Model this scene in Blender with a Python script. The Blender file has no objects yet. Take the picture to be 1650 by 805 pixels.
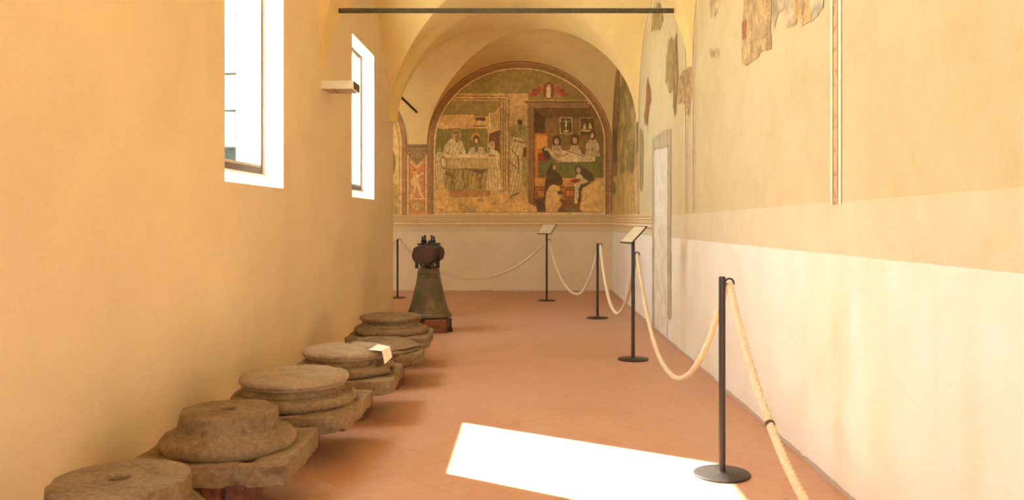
import bpy, bmesh, math, random
import numpy as np
from mathutils import Vector, Matrix, noise as mnoise

S = bpy.context.scene
COL = S.collection
R = math.radians
H = 1.35            # eye height
F = 1350.0          # focal length in pixels of the 1650 x 805 photograph
PX0, PY0 = 852.0, 352.0

# ------------------------------------------------------------------ camera
cd = bpy.data.cameras.new('camera')
cd.sensor_width = 36.0
cd.lens = 36.0 * F / 1650.0
cd.shift_x = -(PX0 - 825.0) / 1650.0
cd.shift_y = -(402.5 - PY0) / 1650.0
cd.clip_end = 200
cam = bpy.data.objects.new('camera', cd)
cam.location = (0, 0, H)
cam.rotation_euler = (R(90), 0, 0)
COL.objects.link(cam)
S.camera = cam

# ------------------------------------------------------------------ light
SUN_DIR = Vector((0.955, -0.60, -1.0)).normalized()
SUN_STRENGTH = 36.0
SKY_STRENGTH = 15.0
EXPOSURE = 0.17

w = bpy.data.worlds.new('sky')
S.world = w
w.use_nodes = True
bg = w.node_tree.nodes['Background']
bg.inputs[0].default_value = (0.87, 1.0, 1.10, 1)
bg.inputs[1].default_value = SKY_STRENGTH
sd = bpy.data.lights.new('sun', 'SUN')
sd.energy = SUN_STRENGTH
sd.angle = R(0.5)
sd.color = (0.96, 1.0, 0.95)
sun = bpy.data.objects.new('sun', sd)
sun.rotation_euler = SUN_DIR.to_track_quat('-Z', 'Y').to_euler()
sun.location = (-20, 20, 25)
COL.objects.link(sun)

S.view_settings.view_transform = 'Standard'
S.view_settings.look = 'None'
S.view_settings.gamma = 1
S.view_settings.use_curve_mapping = False
S.view_settings.exposure = EXPOSURE
cy = S.cycles
cy.use_denoising = True
cy.max_bounces = 14
cy.diffuse_bounces = 10
cy.glossy_bounces = 4
cy.transmission_bounces = 4
cy.transparent_max_bounces = 12
cy.sample_clamp_indirect = 30
cy.caustics_reflective = False
cy.caustics_refractive = False


def portal(name, loc, rot, sx, sy):
    l = bpy.data.lights.new(name, 'AREA')
    l.shape = 'RECTANGLE'
    l.size = sx
    l.size_y = sy
    l.cycles.is_portal = True
    o = bpy.data.objects.new(name, l)
    o.location = loc
    o.rotation_euler = rot
    COL.objects.link(o)


# ------------------------------------------------------------------ helpers
def lin(c):
    r = []
    for v in c:
        v = v / 255.0
        r.append(v / 12.92 if v <= 0.04045 else ((v + 0.055) / 1.055) ** 2.4)
    return r


def new_mat(name):
    m = bpy.data.materials.new(name)
    m.use_nodes = True
    nt = m.node_tree
    return m, nt, nt.nodes['Principled BSDF']


def noise_node(nt, scale, detail=6, rough=0.6, vec=None, dist=0.0):
    n = nt.nodes.new('ShaderNodeTexNoise')
    n.inputs['Scale'].default_value = scale
    n.inputs['Detail'].default_value = detail
    n.inputs['Roughness'].default_value = rough
    n.inputs['Distortion'].default_value = dist
    if vec is not None:
        nt.links.new(vec, n.inputs['Vector'])
    return n.outputs['Fac']


def coords(nt, scale=(1, 1, 1), rot=(0, 0, 0)):
    t = nt.nodes.new('ShaderNodeTexCoord')
    mp = nt.nodes.new('ShaderNodeMapping')
    mp.inputs['Scale'].default_value = scale
    mp.inputs['Rotation'].default_value = rot
    nt.links.new(t.outputs['Object'], mp.inputs['Vector'])
    return mp.outputs['Vector']


def ramp(nt, fac, stops):
    r = nt.nodes.new('ShaderNodeValToRGB')
    el = r.color_ramp.elements
    while len(el) < len(stops):
        el.new(0.5)
    for e, (p, c) in zip(el, stops):
        e.position = p
        e.color = (*c, 1) if len(c) == 3 else c
    nt.links.new(fac, r.inputs['Fac'])
    return r.outputs['Color']


def mixc(nt, fac, a, b, mode='MIX'):
    m = nt.nodes.new('ShaderNodeMix')
    m.data_type = 'RGBA'
    m.blend_type = mode
    for v, k in ((fac, 0), (a, 6), (b, 7)):
        if isinstance(v, (int, float)):
            m.inputs[k].default_value = v
        elif isinstance(v, (tuple, list)):
            m.inputs[k].default_value = (*v, 1) if len(v) == 3 else v
        else:
            nt.links.new(v, m.inputs[k])
    return m.outputs[2]


def mathn(nt, op, a, b=None, clamp=False):
    m = nt.nodes.new('ShaderNodeMath')
    m.operation = op
    m.use_clamp = clamp
    for v, k in ((a, 0), (b, 1)):
        if v is None:
            continue
        if isinstance(v, (int, float)):
            m.inputs[k].default_value = v
        else:
            nt.links.new(v, m.inputs[k])
    return m.outputs[0]


def bump(nt, b, h, strength=0.3, dist=0.01):
    n = nt.nodes.new('ShaderNodeBump')
    n.inputs['Strength'].default_value = strength
    n.inputs['Distance'].default_value = dist
    nt.links.new(h, n.inputs['Height'])
    nt.links.new(n.outputs['Normal'], b.inputs['Normal'])


def k(c, f):
    return tuple(min(0.97, v * f) for v in c)


def plaster(name, c, var=0.10, scale=1.6, rough=0.9):
    m, nt, b = new_mat(name)
    v = coords(nt)
    a = noise_node(nt, scale, 7, 0.62, v, 0.6)
    col = ramp(nt, a, [(0.30, k(c, 1 - var)), (0.5, c), (0.72, k(c, 1 + var))])
    f = noise_node(nt, 45, 4, 0.6, v)
    col = mixc(nt, 0.10, col, ramp(nt, f, [(0.3, k(c, .7)), (0.7, k(c, 1.2))]))
    nt.links.new(col, b.inputs['Base Color'])
    b.inputs['Roughness'].default_value = rough
    b.inputs['Specular IOR Level'].default_value = 0.2
    bump(nt, b, mathn(nt, 'ADD', mathn(nt, 'MULTIPLY', a, 2.0), mathn(nt, 'MULTIPLY', f, .25)), 0.25, 0.012)
    return m


def simple(name, c, rough=0.6, metal=0.0, var=0.12, scale=20, spec=0.4):
    m, nt, b = new_mat(name)
    v = coords(nt)
    a = noise_node(nt, scale, 5, 0.6, v)
    nt.links.new(ramp(nt, a, [(0.3, k(c, 1 - var)), (0.7, k(c, 1 + var))]), b.inputs['Base Color'])
    b.inputs['Roughness'].default_value = rough
    b.inputs['Metallic'].default_value = metal
    b.inputs['Specular IOR Level'].default_value = spec
    bump(nt, b, a, 0.15, 0.004)
    return m


class MB:
    """collects geometry, then links it as one mesh object"""
    def __init__(self):
        self.bm = bmesh.new()

    def box(self, x0, x1, y0, y1, z0, z1, bev=0.0, rz=0.0, mi=0):
        vs = [self.bm.verts.new((x, y, z)) for x in (x0, x1) for y in (y0, y1) for z in (z0, z1)]
        fs = [(0, 1, 3, 2), (4, 6, 7, 5), (0, 4, 5, 1), (2, 3, 7, 6), (0, 2, 6, 4), (1, 5, 7, 3)]
        faces = [self.bm.faces.new([vs[i] for i in f]) for f in fs]
        for f in faces:
            f.material_index = mi
        if rz:
            c = Vector(((x0 + x1) / 2, (y0 + y1) / 2, 0))
            M = Matrix.Translation(c) @ Matrix.Rotation(rz, 4, 'Z') @ Matrix.Translation(-c)
            bmesh.ops.transform(self.bm, matrix=M, verts=vs)
        if bev:
            es = list({e for f in faces for e in f.edges})
            bmesh.ops.bevel(self.bm, geom=es, offset=bev, segments=2, affect='EDGES', profile=0.6)
        return vs

    def poly(self, pts, mi=0):
        f = self.bm.faces.new([self.bm.verts.new(p) for p in pts])
        f.material_index = mi

    def lathe(self, prof, n=48, c=(0, 0, 0), close=True):
        rings = []
        for r, z in prof:
            if r < 1e-6:
                rings.append([self.bm.verts.new((c[0], c[1], c[2] + z))])
            else:
                rings.append([self.bm.verts.new((c[0] + r * math.cos(2 * math.pi * i / n),
                                                 c[1] + r * math.sin(2 * math.pi * i / n), c[2] + z)) for i in range(n)])
        for a, b in zip(rings, rings[1:]):
            for i in range(n):
                j = (i + 1) % n
                if len(a) == 1 and len(b) == 1:
                    continue
                if len(a) == 1:
                    self.bm.faces.new((a[0], b[j], b[i]))
                elif len(b) == 1:
                    self.bm.faces.new((a[i], a[j], b[0]))
                else:
                    self.bm.faces.new((a[i], a[j], b[j], b[i]))

    def tube(self, pts, r, n=12, caps=True, rf=None):
        pts = [Vector(p) for p in pts]
        rings = []
        ref = Vector((0, 0, 1))
        t0 = (pts[1] - pts[0]).normalized()
        if abs(t0.dot(ref)) > 0.95:
            ref = Vector((1, 0, 0))
        u = (ref - t0 * ref.dot(t0)).normalized()
        for i, p in enumerate(pts):
            t = (pts[min(i + 1, len(pts) - 1)] - pts[max(i - 1, 0)]).normalized()
            u = (u - t * u.dot(t)).normalized()
            v = t.cross(u)
            ring = []
            for j in range(n):
                a = 2 * math.pi * j / n
                rr = r if rf is None else rf(i, a)
                ring.append(self.bm.verts.new(p + (u * math.cos(a) + v * math.sin(a)) * rr))
            rings.append(ring)
        for a, b in zip(rings, rings[1:]):
            for i in range(n):
                j = (i + 1) % n
                self.bm.faces.new((a[i], a[j], b[j], b[i]))
        if caps:
            self.bm.faces.new(rings[0][::-1])
            self.bm.faces.new(rings[-1])

    def move(self, M):
        bmesh.ops.transform(self.bm, matrix=M, verts=self.bm.verts)
        return self

    def build(self, name, mats, parent=None, smooth=False, angle=40, loc=None, normals=True):
        if normals:
            bmesh.ops.recalc_face_normals(self.bm, faces=self.bm.faces)
        me = bpy.data.meshes.new(name)
        self.bm.to_mesh(me)
        self.bm.free()
        if not isinstance(mats, (list, tuple)):
            mats = [mats]
        for m in mats:
            me.materials.append(m)
        if smooth:
            me.shade_smooth()
            try:
                me.set_sharp_from_angle(angle=R(angle))
            except Exception:
                pass
        o = bpy.data.objects.new(name, me)
        COL.objects.link(o)
        if parent is not None:
            o.parent = parent
        if loc is not None:
            o.location = loc
        return o


def tag(o, label, cat, group=None, kind=None):
    o['label'] = label
    o['category'] = cat
    if group:
        o['group'] = group
    if kind:
        o['kind'] = kind
    return o


def thing(name, loc, label, cat, group=None, rz=0.0):
    o = bpy.data.objects.new(name, None)
    o.empty_display_size = 0.1
    o.location = loc
    o.rotation_euler = (0, 0, rz)
    COL.objects.link(o)
    return tag(o, label, cat, group)


def struct(o, label=None):
    o['kind'] = 'structure'
    if label:
        o['label'] = label
    return o


# ------------------------------------------------------------------ materials
C_OCHRE = (0.82, 0.68, 0.465)
C_VAULT = (0.86, 0.66, 0.30)
C_WHITE = (0.84, 0.79, 0.70)

M_left = plaster('ochre_plaster', C_OCHRE, 0.07, 1.1)
M_vault = plaster('vault_plaster', C_VAULT, 0.08, 1.6)
M_white = plaster('white_plaster', C_WHITE, 0.06, 1.4)
M_reveal = plaster('white_reveal', (0.86, 0.83, 0.75), 0.02, 2.0)
M_ext = plaster('pale_stucco', (0.80, 0.76, 0.66), 0.05, 1.0)
M_steel = simple('dark_brown_steel', (0.066, 0.050, 0.043), 0.45, 0.6, 0.10, 60, 0.5)
M_iron = simple('old_iron', (0.055, 0.045, 0.03), 0.65, 0.6, 0.5, 60)
M_rod = simple('tie_rod_iron', (0.085, 0.075, 0.042), 0.8, 0.2, 0.45, 40)
M_frame = simple('bronze_window_frame', (0.20, 0.13, 0.085), 0.5, 0.3, 0.1, 30)
M_framelight = simple('beige_window_bead', (0.50, 0.44, 0.32), 0.5, 0.0, 0.05, 30)
M_lampwhite = simple('cream_enamel', (0.80, 0.76, 0.66), 0.35, 0.0, 0.02, 30)
M_lampdark = simple('shaded_enamel', (0.16, 0.09, 0.045), 0.5, 0.0, 0.05, 30)  # brown for the lamp's end in shade; the dark slots share it
M_paper = simple('white_paper', (0.86, 0.82, 0.72), 0.7, 0.0, 0.02, 60)
M_sheet = simple('information_sheet', (0.66, 0.60, 0.44), 0.6, 0.0, 0.10, 25)
M_wood = simple('dark_oak', (0.075, 0.036, 0.022), 0.75, 0.0, 0.5, 30)
M_cord = simple('brown_twine', (0.16, 0.07, 0.03), 0.9)


def make_glass():
    m = bpy.data.materials.new('window_glass')
    m.use_nodes = True
    nt = m.node_tree
    nt.nodes.clear()
    o = nt.nodes.new('ShaderNodeOutputMaterial')
    t = nt.nodes.new('ShaderNodeBsdfTransparent')
    t.inputs[0].default_value = (0.96, 0.97, 0.96, 1)
    g = nt.nodes.new('ShaderNodeBsdfGlossy')
    g.inputs['Roughness'].default_value = 0.02
    lw = nt.nodes.new('ShaderNodeLayerWeight')
    lw.inputs[0].default_value = 0.5
    fr = nt.nodes.new('ShaderNodeMath')
    fr.operation = 'MULTIPLY_ADD'
    pw = nt.nodes.new('ShaderNodeMath')
    pw.operation = 'POWER'
    nt.links.new(lw.outputs['Facing'], pw.inputs[0])
    pw.inputs[1].default_value = 4.0
    nt.links.new(pw.outputs[0], fr.inputs[0])
    fr.inputs[1].default_value = 0.35
    fr.inputs[2].default_value = 0.03
    mx = nt.nodes.new('ShaderNodeMixShader')
    nt.links.new(fr.outputs[0], mx.inputs[0])
    nt.links.new(t.outputs[0], mx.inputs[1])
    nt.links.new(g.outputs[0], mx.inputs[2])
    nt.links.new(mx.outputs[0], o.inputs[0])
    return m


M_glass = make_glass()


def make_rightwall(name, wcols, stain):
    """old plaster: white dado, a band of pinkish render, yellow fresco ground above"""
    m, nt, b = new_mat(name)
    t = nt.nodes.new('ShaderNodeTexCoord')
    sp = nt.nodes.new('ShaderNodeSeparateXYZ')
    nt.links.new(t.outputs['Object'], sp.inputs[0])
    v = t.outputs['Object']
    y, z = sp.outputs['Y'], sp.outputs['Z']
    n1 = noise_node(nt, 1.3, 7, 0.65, v, 0.8)
    n2 = noise_node(nt, 5.5, 8, 0.7, v, 0.5)
    n3 = noise_node(nt, 60, 3, 0.6, v)
    wob = mathn(nt, 'MULTIPLY', mathn(nt, 'SUBTRACT', n2, 0.5), 0.012)
    zz = mathn(nt, 'ADD', z, wob)
    # dado edge, very slightly falling with distance
    e1 = mathn(nt, 'GREATER_THAN', zz, mathn(nt, 'SUBTRACT', 1.193, mathn(nt, 'MULTIPLY', y, 0.0055)))
    e2 = mathn(nt, 'GREATER_THAN', zz, mathn(nt, 'SUBTRACT', 1.475, mathn(nt, 'MULTIPLY', y, 0.010)))
    upper = ramp(nt, n1, [(0.28, (0.545, 0.435, 0.215)), (0.5, (0.62, 0.51, 0.285)), (0.74, (0.67, 0.58, 0.345))])
    upper = mixc(nt, 0.30, upper, ramp(nt, n2, [(0.3, (0.54, 0.41, 0.19)), (0.7, (0.71, 0.61, 0.38))]))
    band = ramp(nt, n1, [(0.3, (0.62, 0.535, 0.34)), (0.7, (0.70, 0.635, 0.43))])
    band = mixc(nt, 0.25, band, ramp(nt, n2, [(0.3, (0.66, 0.47, 0.26)), (0.7, (0.84, 0.72, 0.50))]))
    white = ramp(nt, n1, [(0.25, wcols[0]), (0.45, wcols[1]), (0.7, wcols[2])])
    # vertical yellow damp stains on the dado
    mp = nt.nodes.new('ShaderNodeMapping')
    mp.inputs['Scale'].default_value = (1, 1.0, 0.22)
    nt.links.new(v, mp.inputs['Vector'])
    st = noise_node(nt, 1.7, 4, 0.5, mp.outputs[0], 0.3)
    white = mixc(nt, ramp(nt, st, [(0.52, (0, 0, 0)), (0.70, (stain, stain, stain))]), white, (0.80, 0.66, 0.42))
    col = mixc(nt, e1, white, mixc(nt, e2, band, upper))
    col = mixc(nt, 0.06, col, ramp(nt, n3, [(0.3, (0.3, 0.22, 0.12)), (0.7, (1, 0.9, 0.7))]))
    dirt = mathn(nt, 'LESS_THAN', z, mathn(nt, 'MULTIPLY', n2, 0.055))
    col = mixc(nt, mathn(nt, 'MULTIPLY', dirt, 0.6), col, (0.34, 0.20, 0.11))
    nt.links.new(col, b.inputs['Base Color'])
    b.inputs['Roughness'].default_value = 0.92
    b.inputs['Specular IOR Level'].default_value = 0.15
    hh = mathn(nt, 'ADD', mathn(nt, 'MULTIPLY', n1, 1.5), mathn(nt, 'MULTIPLY', n2, 0.5))
    hh = mathn(nt, 'ADD', hh, mathn(nt, 'MULTIPLY', mathn(nt, 'ADD', e1, e2), 0.12))
    bump(nt, b, hh, 0.3, 0.014)
    return m


M_right = make_rightwall('frescoed_wall_plaster', ((0.78, 0.71, 0.57), (0.84, 0.79, 0.68), (0.87, 0.84, 0.76)), 0.5)
M_backw = make_rightwall('end_wall_plaster', ((0.70, 0.58, 0.37), (0.76, 0.66, 0.46), (0.80, 0.71, 0.52)), 0.35)  # yellow light bounced onto the white dado is put into its colour


def make_floor():
    m, nt, b = new_mat('terracotta_tiles')
    v = coords(nt, rot=(0, 0, R(45)))
    br = nt.nodes.new('ShaderNodeTexBrick')
    br.offset = 0.0
    br.inputs['Scale'].default_value = 1.0
    br.inputs['Brick Width'].default_value = 0.33
    br.inputs['Row Height'].default_value = 0.33
    br.inputs['Mortar Size'].default_value = 0.0035
    br.inputs['Mortar Smooth'].default_value = 0.5
    br.inputs['Bias'].default_value = 0.0
    br.inputs['Color1'].default_value = (0.53, 0.285, 0.175, 1)
    br.inputs['Color2'].default_value = (0.59, 0.33, 0.21, 1)
    br.inputs['Mortar'].default_value = (0.30, 0.16, 0.09, 1)
    nt.links.new(v, br.inputs['Vector'])
    o = coords(nt)
    n1 = noise_node(nt, 1.5, 8, 0.7, o, 1.0)
    n2 = noise_node(nt, 16, 6, 0.7, o)
    n3 = noise_node(nt, 120, 2, 0.5, o)
    col = mixc(nt, 0.5, br.outputs['Color'], ramp(nt, n1, [(0.3, (0.46, 0.215, 0.11)), (0.5, (0.54, 0.285, 0.17)), (0.72, (0.63, 0.40, 0.29))]))
    col = mixc(nt, 0.30, col, ramp(nt, n2, [(0.3, (0.45, 0.22, 0.12)), (0.7, (0.63, 0.41, 0.29))]))
    col = mixc(nt, ramp(nt, n3, [(0.24, (.55, .55, .55)), (0.30, (0, 0, 0))]), col, (0.30, 0.13, 0.06))
    nt.links.new(col, b.inputs['Base Color'])
    nt.links.new(ramp(nt, n1, [(0.3, (.36, .36, .36)), (0.7, (.52, .52, .52))]), b.inputs['Roughness'])
    b.inputs['Specular IOR Level'].default_value = 0.35
    bump(nt, b, mathn(nt, 'SUBTRACT', mathn(nt, 'MULTIPLY', n2, 0.3), mathn(nt, 'MULTIPLY', br.outputs['Fac'], 0.5)), 0.2, 0.004)
    return m


M_floor = make_floor()


def make_stone(name, c1, c2, c3):
    m, nt, b = new_mat(name)
    v = coords(nt)
    n1 = noise_node(nt, 5, 8, 0.7, v, 0.6)
    n2 = noise_node(nt, 42, 6, 0.75, v)
    col = ramp(nt, n1, [(0.28, c1), (0.5, c2), (0.75, c3)])
    col = mixc(nt, 0.45, col, ramp(nt, n2, [(0.34, c1), (0.66, c3)]))
    vo = nt.nodes.new('ShaderNodeTexVoronoi')
    vo.inputs['Scale'].default_value = 55
    nt.links.new(v, vo.inputs['Vector'])
    pale = mathn(nt, 'MULTIPLY', mathn(nt, 'LESS_THAN', vo.outputs['Distance'], 0.16),
                 mathn(nt, 'GREATER_THAN', noise_node(nt, 9, 3, 0.5, v), 0.60))
    col = mixc(nt, mathn(nt, 'MULTIPLY', pale, 0.6), col, (0.62, 0.50, 0.33))
    nt.links.new(col, b.inputs['Base Color'])
    b.inputs['Roughness'].default_value = 0.9
    b.inputs['Specular IOR Level'].default_value = 0.2
    bump(nt, b, mathn(nt, 'ADD', n1, mathn(nt, 'MULTIPLY', n2, 0.8)), 0.8, 0.014)
    return m


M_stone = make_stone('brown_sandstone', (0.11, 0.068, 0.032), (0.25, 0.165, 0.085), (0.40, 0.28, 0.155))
M_stone2 = make_stone('dusty_lit_sandstone', (0.24, 0.165, 0.09), (0.40, 0.295, 0.18), (0.52, 0.40, 0.26))  # paler disc tops: dust plus window light mixed into the colour
M_brick = simple('red_brick', (0.20, 0.075, 0.04), 0.85, 0, 0.35, 30)


def make_bronze():
    m, nt, b = new_mat('weathered_bronze')
    v = coords(nt)
    n = noise_node(nt, 5, 7, 0.7, v, 0.5)
    col = ramp(nt, n, [(0.3, (0.06, 0.075, 0.035)), (0.5, (0.13, 0.10, 0.05)), (0.68, (0.24, 0.15, 0.07))])
    nt.links.new(col, b.inputs['Base Color'])
    b.inputs['Metallic'].default_value = 0.35
    b.inputs['Roughness'].default_value = 0.5
    bump(nt, b, n, 0.3, 0.01)
    return m


M_bronze = make_bronze()


def make_rope():
    m, nt, b = new_mat('natural_rope')
    v = coords(nt)
    n = noise_node(nt, 160, 3, 0.6, v)
    nt.links.new(ramp(nt, n, [(0.3, (0.62, 0.47, 0.28)), (0.7, (0.84, 0.74, 0.54))]), b.inputs['Base Color'])
    b.inputs['Roughness'].default_value = 0.95
    b.inputs['Specular IOR Level'].default_value = 0.1
    bump(nt, b, n, 0.5, 0.003)
    return m


M_rope = make_rope()

# ------------------------------------------------------------------ setting: plan
XL, XR, YB = -1.96, 1.54, 15.45      # left wall, right wall, end wall
YF = -2.2
ZT = 5.4
WX0 = -9.30
X_OUT = -2.22
TOP = H + 2.90

# floor and courtyard ground
mb = MB()
mb.box(X_OUT, XR + 0.5, YF - 0.3, YB + 0.4, -0.15, 0.0)
mb.box(WX0 - .3, X_OUT, 11.75, YB + 0.4, -0.15, 0.0)
struct(mb.build('floor', M_floor), 'terracotta tile floor laid on the diagonal')
mb = MB()
mb.box(-40, X_OUT, -30, 11.75, -0.25, -0.10)
mb.box(-40, WX0 - 0.3, 11.75, 30, -0.25, -0.10)
mb.box(X_OUT, 12, -30, YF - 0.3, -0.25, -0.10)
struct(mb.build('ground', M_ext), 'pale paved courtyard ground outside the windows')

# right wall
mb = MB()
mb.box(XR, XR + 0.4, YF - 0.3, YB + 0.4, -0.15, ZT)
struct(mb.build('wall_right', M_right), 'long wall with fresco remains and white dado')

# back wall (white dado yellowed by painted bounce light, plaster above)
mb = MB()
mb.box(WX0 - 0.3, XR, YB, YB + 0.4, 0, ZT)
struct(mb.build('wall_back', M_backw), 'end wall of the corridor')

# wall behind the viewer; its unseen doorway is added to let in daylight
DX0, DX1, DZ = -0.10, 0.85, 2.20
mb = MB()
mb.box(X_OUT, DX0, YF - 0.3, YF, 0, ZT)
mb.box(DX1, XR, YF - 0.3, YF, 0, ZT)
mb.box(DX0, DX1, YF - 0.3, YF, DZ, ZT)
struct(mb.build('wall_front', M_left), 'wall behind the viewer with an unseen doorway added for daylight')
portal('daylight_portal', ((DX0 + DX1) / 2, YF - 0.32, DZ / 2), (R(90), 0, 0), DX1 - DX0, DZ)

# left wall with window openings
SILL, HEAD = H + 0.24, H + 2.06
WINS = [(1.47, 2.77), (5.40, 6.70), (9.29, 10.63)]
mb = MB()
ys = [YF - 0.3]
for a, b_ in WINS:
    ys += [a, b_]
ys.append(12.10)
WING_N = len(WINS) + 1
for i in range(0, len(ys), 2):
    mb.box(X_OUT, XL, ys[i], ys[i + 1], 0, ZT)
for a, b_ in WINS:
    mb.box(X_OUT, XL, a, b_, 0, SILL)
    mb.box(X_OUT, XL, a, b_, HEAD, ZT)
bmesh.ops.remove_doubles(mb.bm, verts=mb.bm.verts, dist=1e-5)
struct(mb.build('wall_left', M_left), 'ochre plastered wall with tall windows')

XG = XL - 0.17
for n_, (a, b_) in enumerate(WINS):
    # frame (outer object), with lining and pane as parts
    mb = MB()
    t = 0.045
    zb = SILL + 0.115
    mb.box(XG - 0.04, XG, a, a + t, zb, HEAD, 0.003)
    mb.box(XG - 0.04, XG, b_ - t, b_, zb, HEAD, 0.003)
    mb.box(XG - 0.04, XG, a + t, b_ - t, zb, zb + t, 0.003)
    mb.box(XG - 0.04, XG, a + t, b_ - t, HEAD - t, HEAD, 0.003)
    fr = struct(mb.build('window_%d' % (n_ + 1), M_frame), 'tall window in the ochre left wall')
    mb = MB()
    tl = 0.012
    # sloping sill, jamb and head linings of the reveal
    mb.poly([(XL, a, SILL), (XL, b_, SILL), (XG, b_, zb), (XG, a, zb)])
    mb.poly([(XG, a, zb), (XG, b_, zb), (X_OUT, b_, zb - 0.03), (X_OUT, a, zb - 0.03)])
    for yy, s in ((a, 1), (b_, -1)):
        mb.box(X_OUT, XL - 0.002, min(yy, yy + s * tl * .3), max(yy, yy + s * tl * .3), SILL, HEAD)
    mb.box(X_OUT, XL - 0.002, a, b_, HEAD - 0.004, HEAD)
    mb.build('reveal', M_reveal, fr, normals=False)
    mb = MB()
    g = t + 0.022
    mb.box(XG - 0.03, XG + 0.006, a + t, a + g, zb + t, HEAD - t)
    mb.box(XG - 0.03, XG + 0.006, b_ - g, b_ - t, zb + t, HEAD - t)
    mb.box(XG - 0.03, XG + 0.006, a + t, b_ - t, zb + t, zb + g)
    mb.build('glazing_bead', M_framelight, fr)
    mb = MB()
    mb.box(XG - 0.024, XG - 0.018, a + t, b_ - t, zb + t, HEAD - t)
    mb.build('pane', M_glass, fr)
    portal('daylight_portal', (X_OUT - 0.02, (a + b_) / 2, (SILL + HEAD) / 2), (0, R(-90), 0), HEAD - SILL, b_ - a)

# side wing: facade with windows, far end wall, upper storey
wing_wins = [(-5.40, -4.10, 2.12, 4.75), (-7.90, -6.20, 2.12, 4.10)]
mb = MB()
xs = [WX0, -7.90, -6.20, -5.40, -4.10, X_OUT + 0.0]
for i in range(0, 6, 2):
    mb.box(xs[i], xs[i + 1], 11.75, 12.10, -0.1, ZT)
for x0, x1, z0, z1 in wing_wins:
    mb.box(x0, x1, 11.75, 12.10, -0.1, z0)
    mb.box(x0, x1, 11.75, 12.10, z1, ZT)
bmesh.ops.remove_doubles(mb.bm, verts=mb.bm.verts, dist=1e-5)
struct(mb.build('wall_wing', M_ext), 'pale stucco wall of the side wing seen through the window')
mb = MB()
mb.box(WX0 - 0.3, WX0, 11.75, 13.4, 0, ZT)
mb.box(WX0 - 0.3, WX0, 14.3, YB + 0.4, 0, ZT)
mb.box(WX0 - 0.3, WX0, 13.4, 14.3, 2.10, ZT)  # lintel of an unseen doorway, added to brighten the wing vault
struct(mb.build('wall_wing_end', M_left), 'far end of the side wing with an unseen doorway added for daylight')
portal('daylight_portal', (WX0 - 0.32, 13.85, 1.05), (0, R(-90), 0), 2.10, 0.9)
M_blind = simple('pale_blind', (0.070, 0.070, 0.064), 0.8, 0, 0.03, 8)
M_greyglass = simple('grey_lower_glass', (0.022, 0.026, 0.024), 0.9, 0, 0.35, 6, 0.0)
M_wingframe = simple('weathered_window_bar', (0.042, 0.036, 0.022), 0.9, 0, 0.1, 6, 0.0)
for n_, (x0, x1, z0, z1) in enumerate(wing_wins):
    mb = MB()
    t = 0.03
    mb.box(x0, x0 + t, 11.80, 11.84, z0, z1)
    mb.box(x1 - t, x1, 11.80, 11.84, z0, z1)
    for zz in (z0, z0 + 0.22, 2.86, 3.38, z1 - t):
        mb.box(x0 + t, x1 - t, 11.80, 11.84, zz, zz + t * 0.7)
    fr = struct(mb.build('window_%d' % (n_ + WING_N), M_wingframe), 'window in the pale wall of the wing outside')
    mb = MB()
    mb.box(x0 + t, x1 - t, 11.815, 11.825, z0 + 0.02, z0 + 0.22)
    mb.build('lower_pane', M_greyglass, fr)
    mb = MB()
    mb.box(x0 + t, x1 - t, 11.815, 11.820, z0 + 0.24, z1 - t)
    mb.build('pane', M_glass, fr)
    mb = MB()
    mb.box(x1 - 0.75, x1 - t, 11.835, 11.845, z0 + 0.24, z1 - t)
    mb.build('blind', M_blind, fr)
    portal('daylight_portal', ((x0 + x1) / 2, 11.74, (z0 + z1) / 2), (R(90), 0, 0), x1 - x0, z1 - z0)

mb = MB()
mb.box(X_OUT - 0.25, XR + 0.4, YF - 0.3, 11.75, ZT, ZT + 0.3)
mb.box(WX0 - 0.3, XR + 0.4, 11.75, YB + 0.4, ZT, ZT + 4.6)
struct(mb.build('roof', M_ext), 'roof and upper storey above the vaults')

# ------------------------------------------------------------------ vaults
SPR = {4.2: 1.45, 8.0: 1.45, 11.9: 1.38, 15.45: 1.36, 0.4: 1.45, -3.4: 1.45}


APEX = 2.87


def vault_cells(bm, x0, x1, y0, y1, s0, s1, ge=0.20, n=56, mm=14):
    xc, hx = (x0 + x1) / 2, (x1 - x0) / 2
    yc, hy = (y0 + y1) / 2, (y1 - y0) / 2

    def P(u, v):
        s = s0 + (s1 - s0) * (v + 1) / 2
        e = math.sqrt(max(0.0, 1 - min(abs(u), abs(v)) ** 2))
        gg = 0.20 if v < 0 else 0.20 + (ge - 0.20) * v * v
        z = H + s + (APEX - s) * e + gg * (1 - u * u)
        return Vector((xc + u * hx, yc + v * hy, z))

    for side in range(4):
        rows = []
        for i in range(n + 1):
            a = -math.cos(math.pi * i / n)
            row = []
            for j in range(mm + 1):
                b = 1 + (abs(a) - 1) * j / mm
                uv = [(a, -b), (a, b), (-b, a), (b, a)][side]
                row.append(bm.verts.new(P(*uv)))
            rows.append(row)
        newv = [v for r_ in rows for v in r_]
        for r0, r1 in zip(rows, rows[1:]):
            for j in range(mm):
                q = [r0[j], r0[j + 1], r1[j + 1], r1[j]]
                try:
                    bm.faces.new(q)
                except ValueError:
                    pass
        bmesh.ops.remove_doubles(bm, verts=newv, dist=1e-5)


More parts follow.
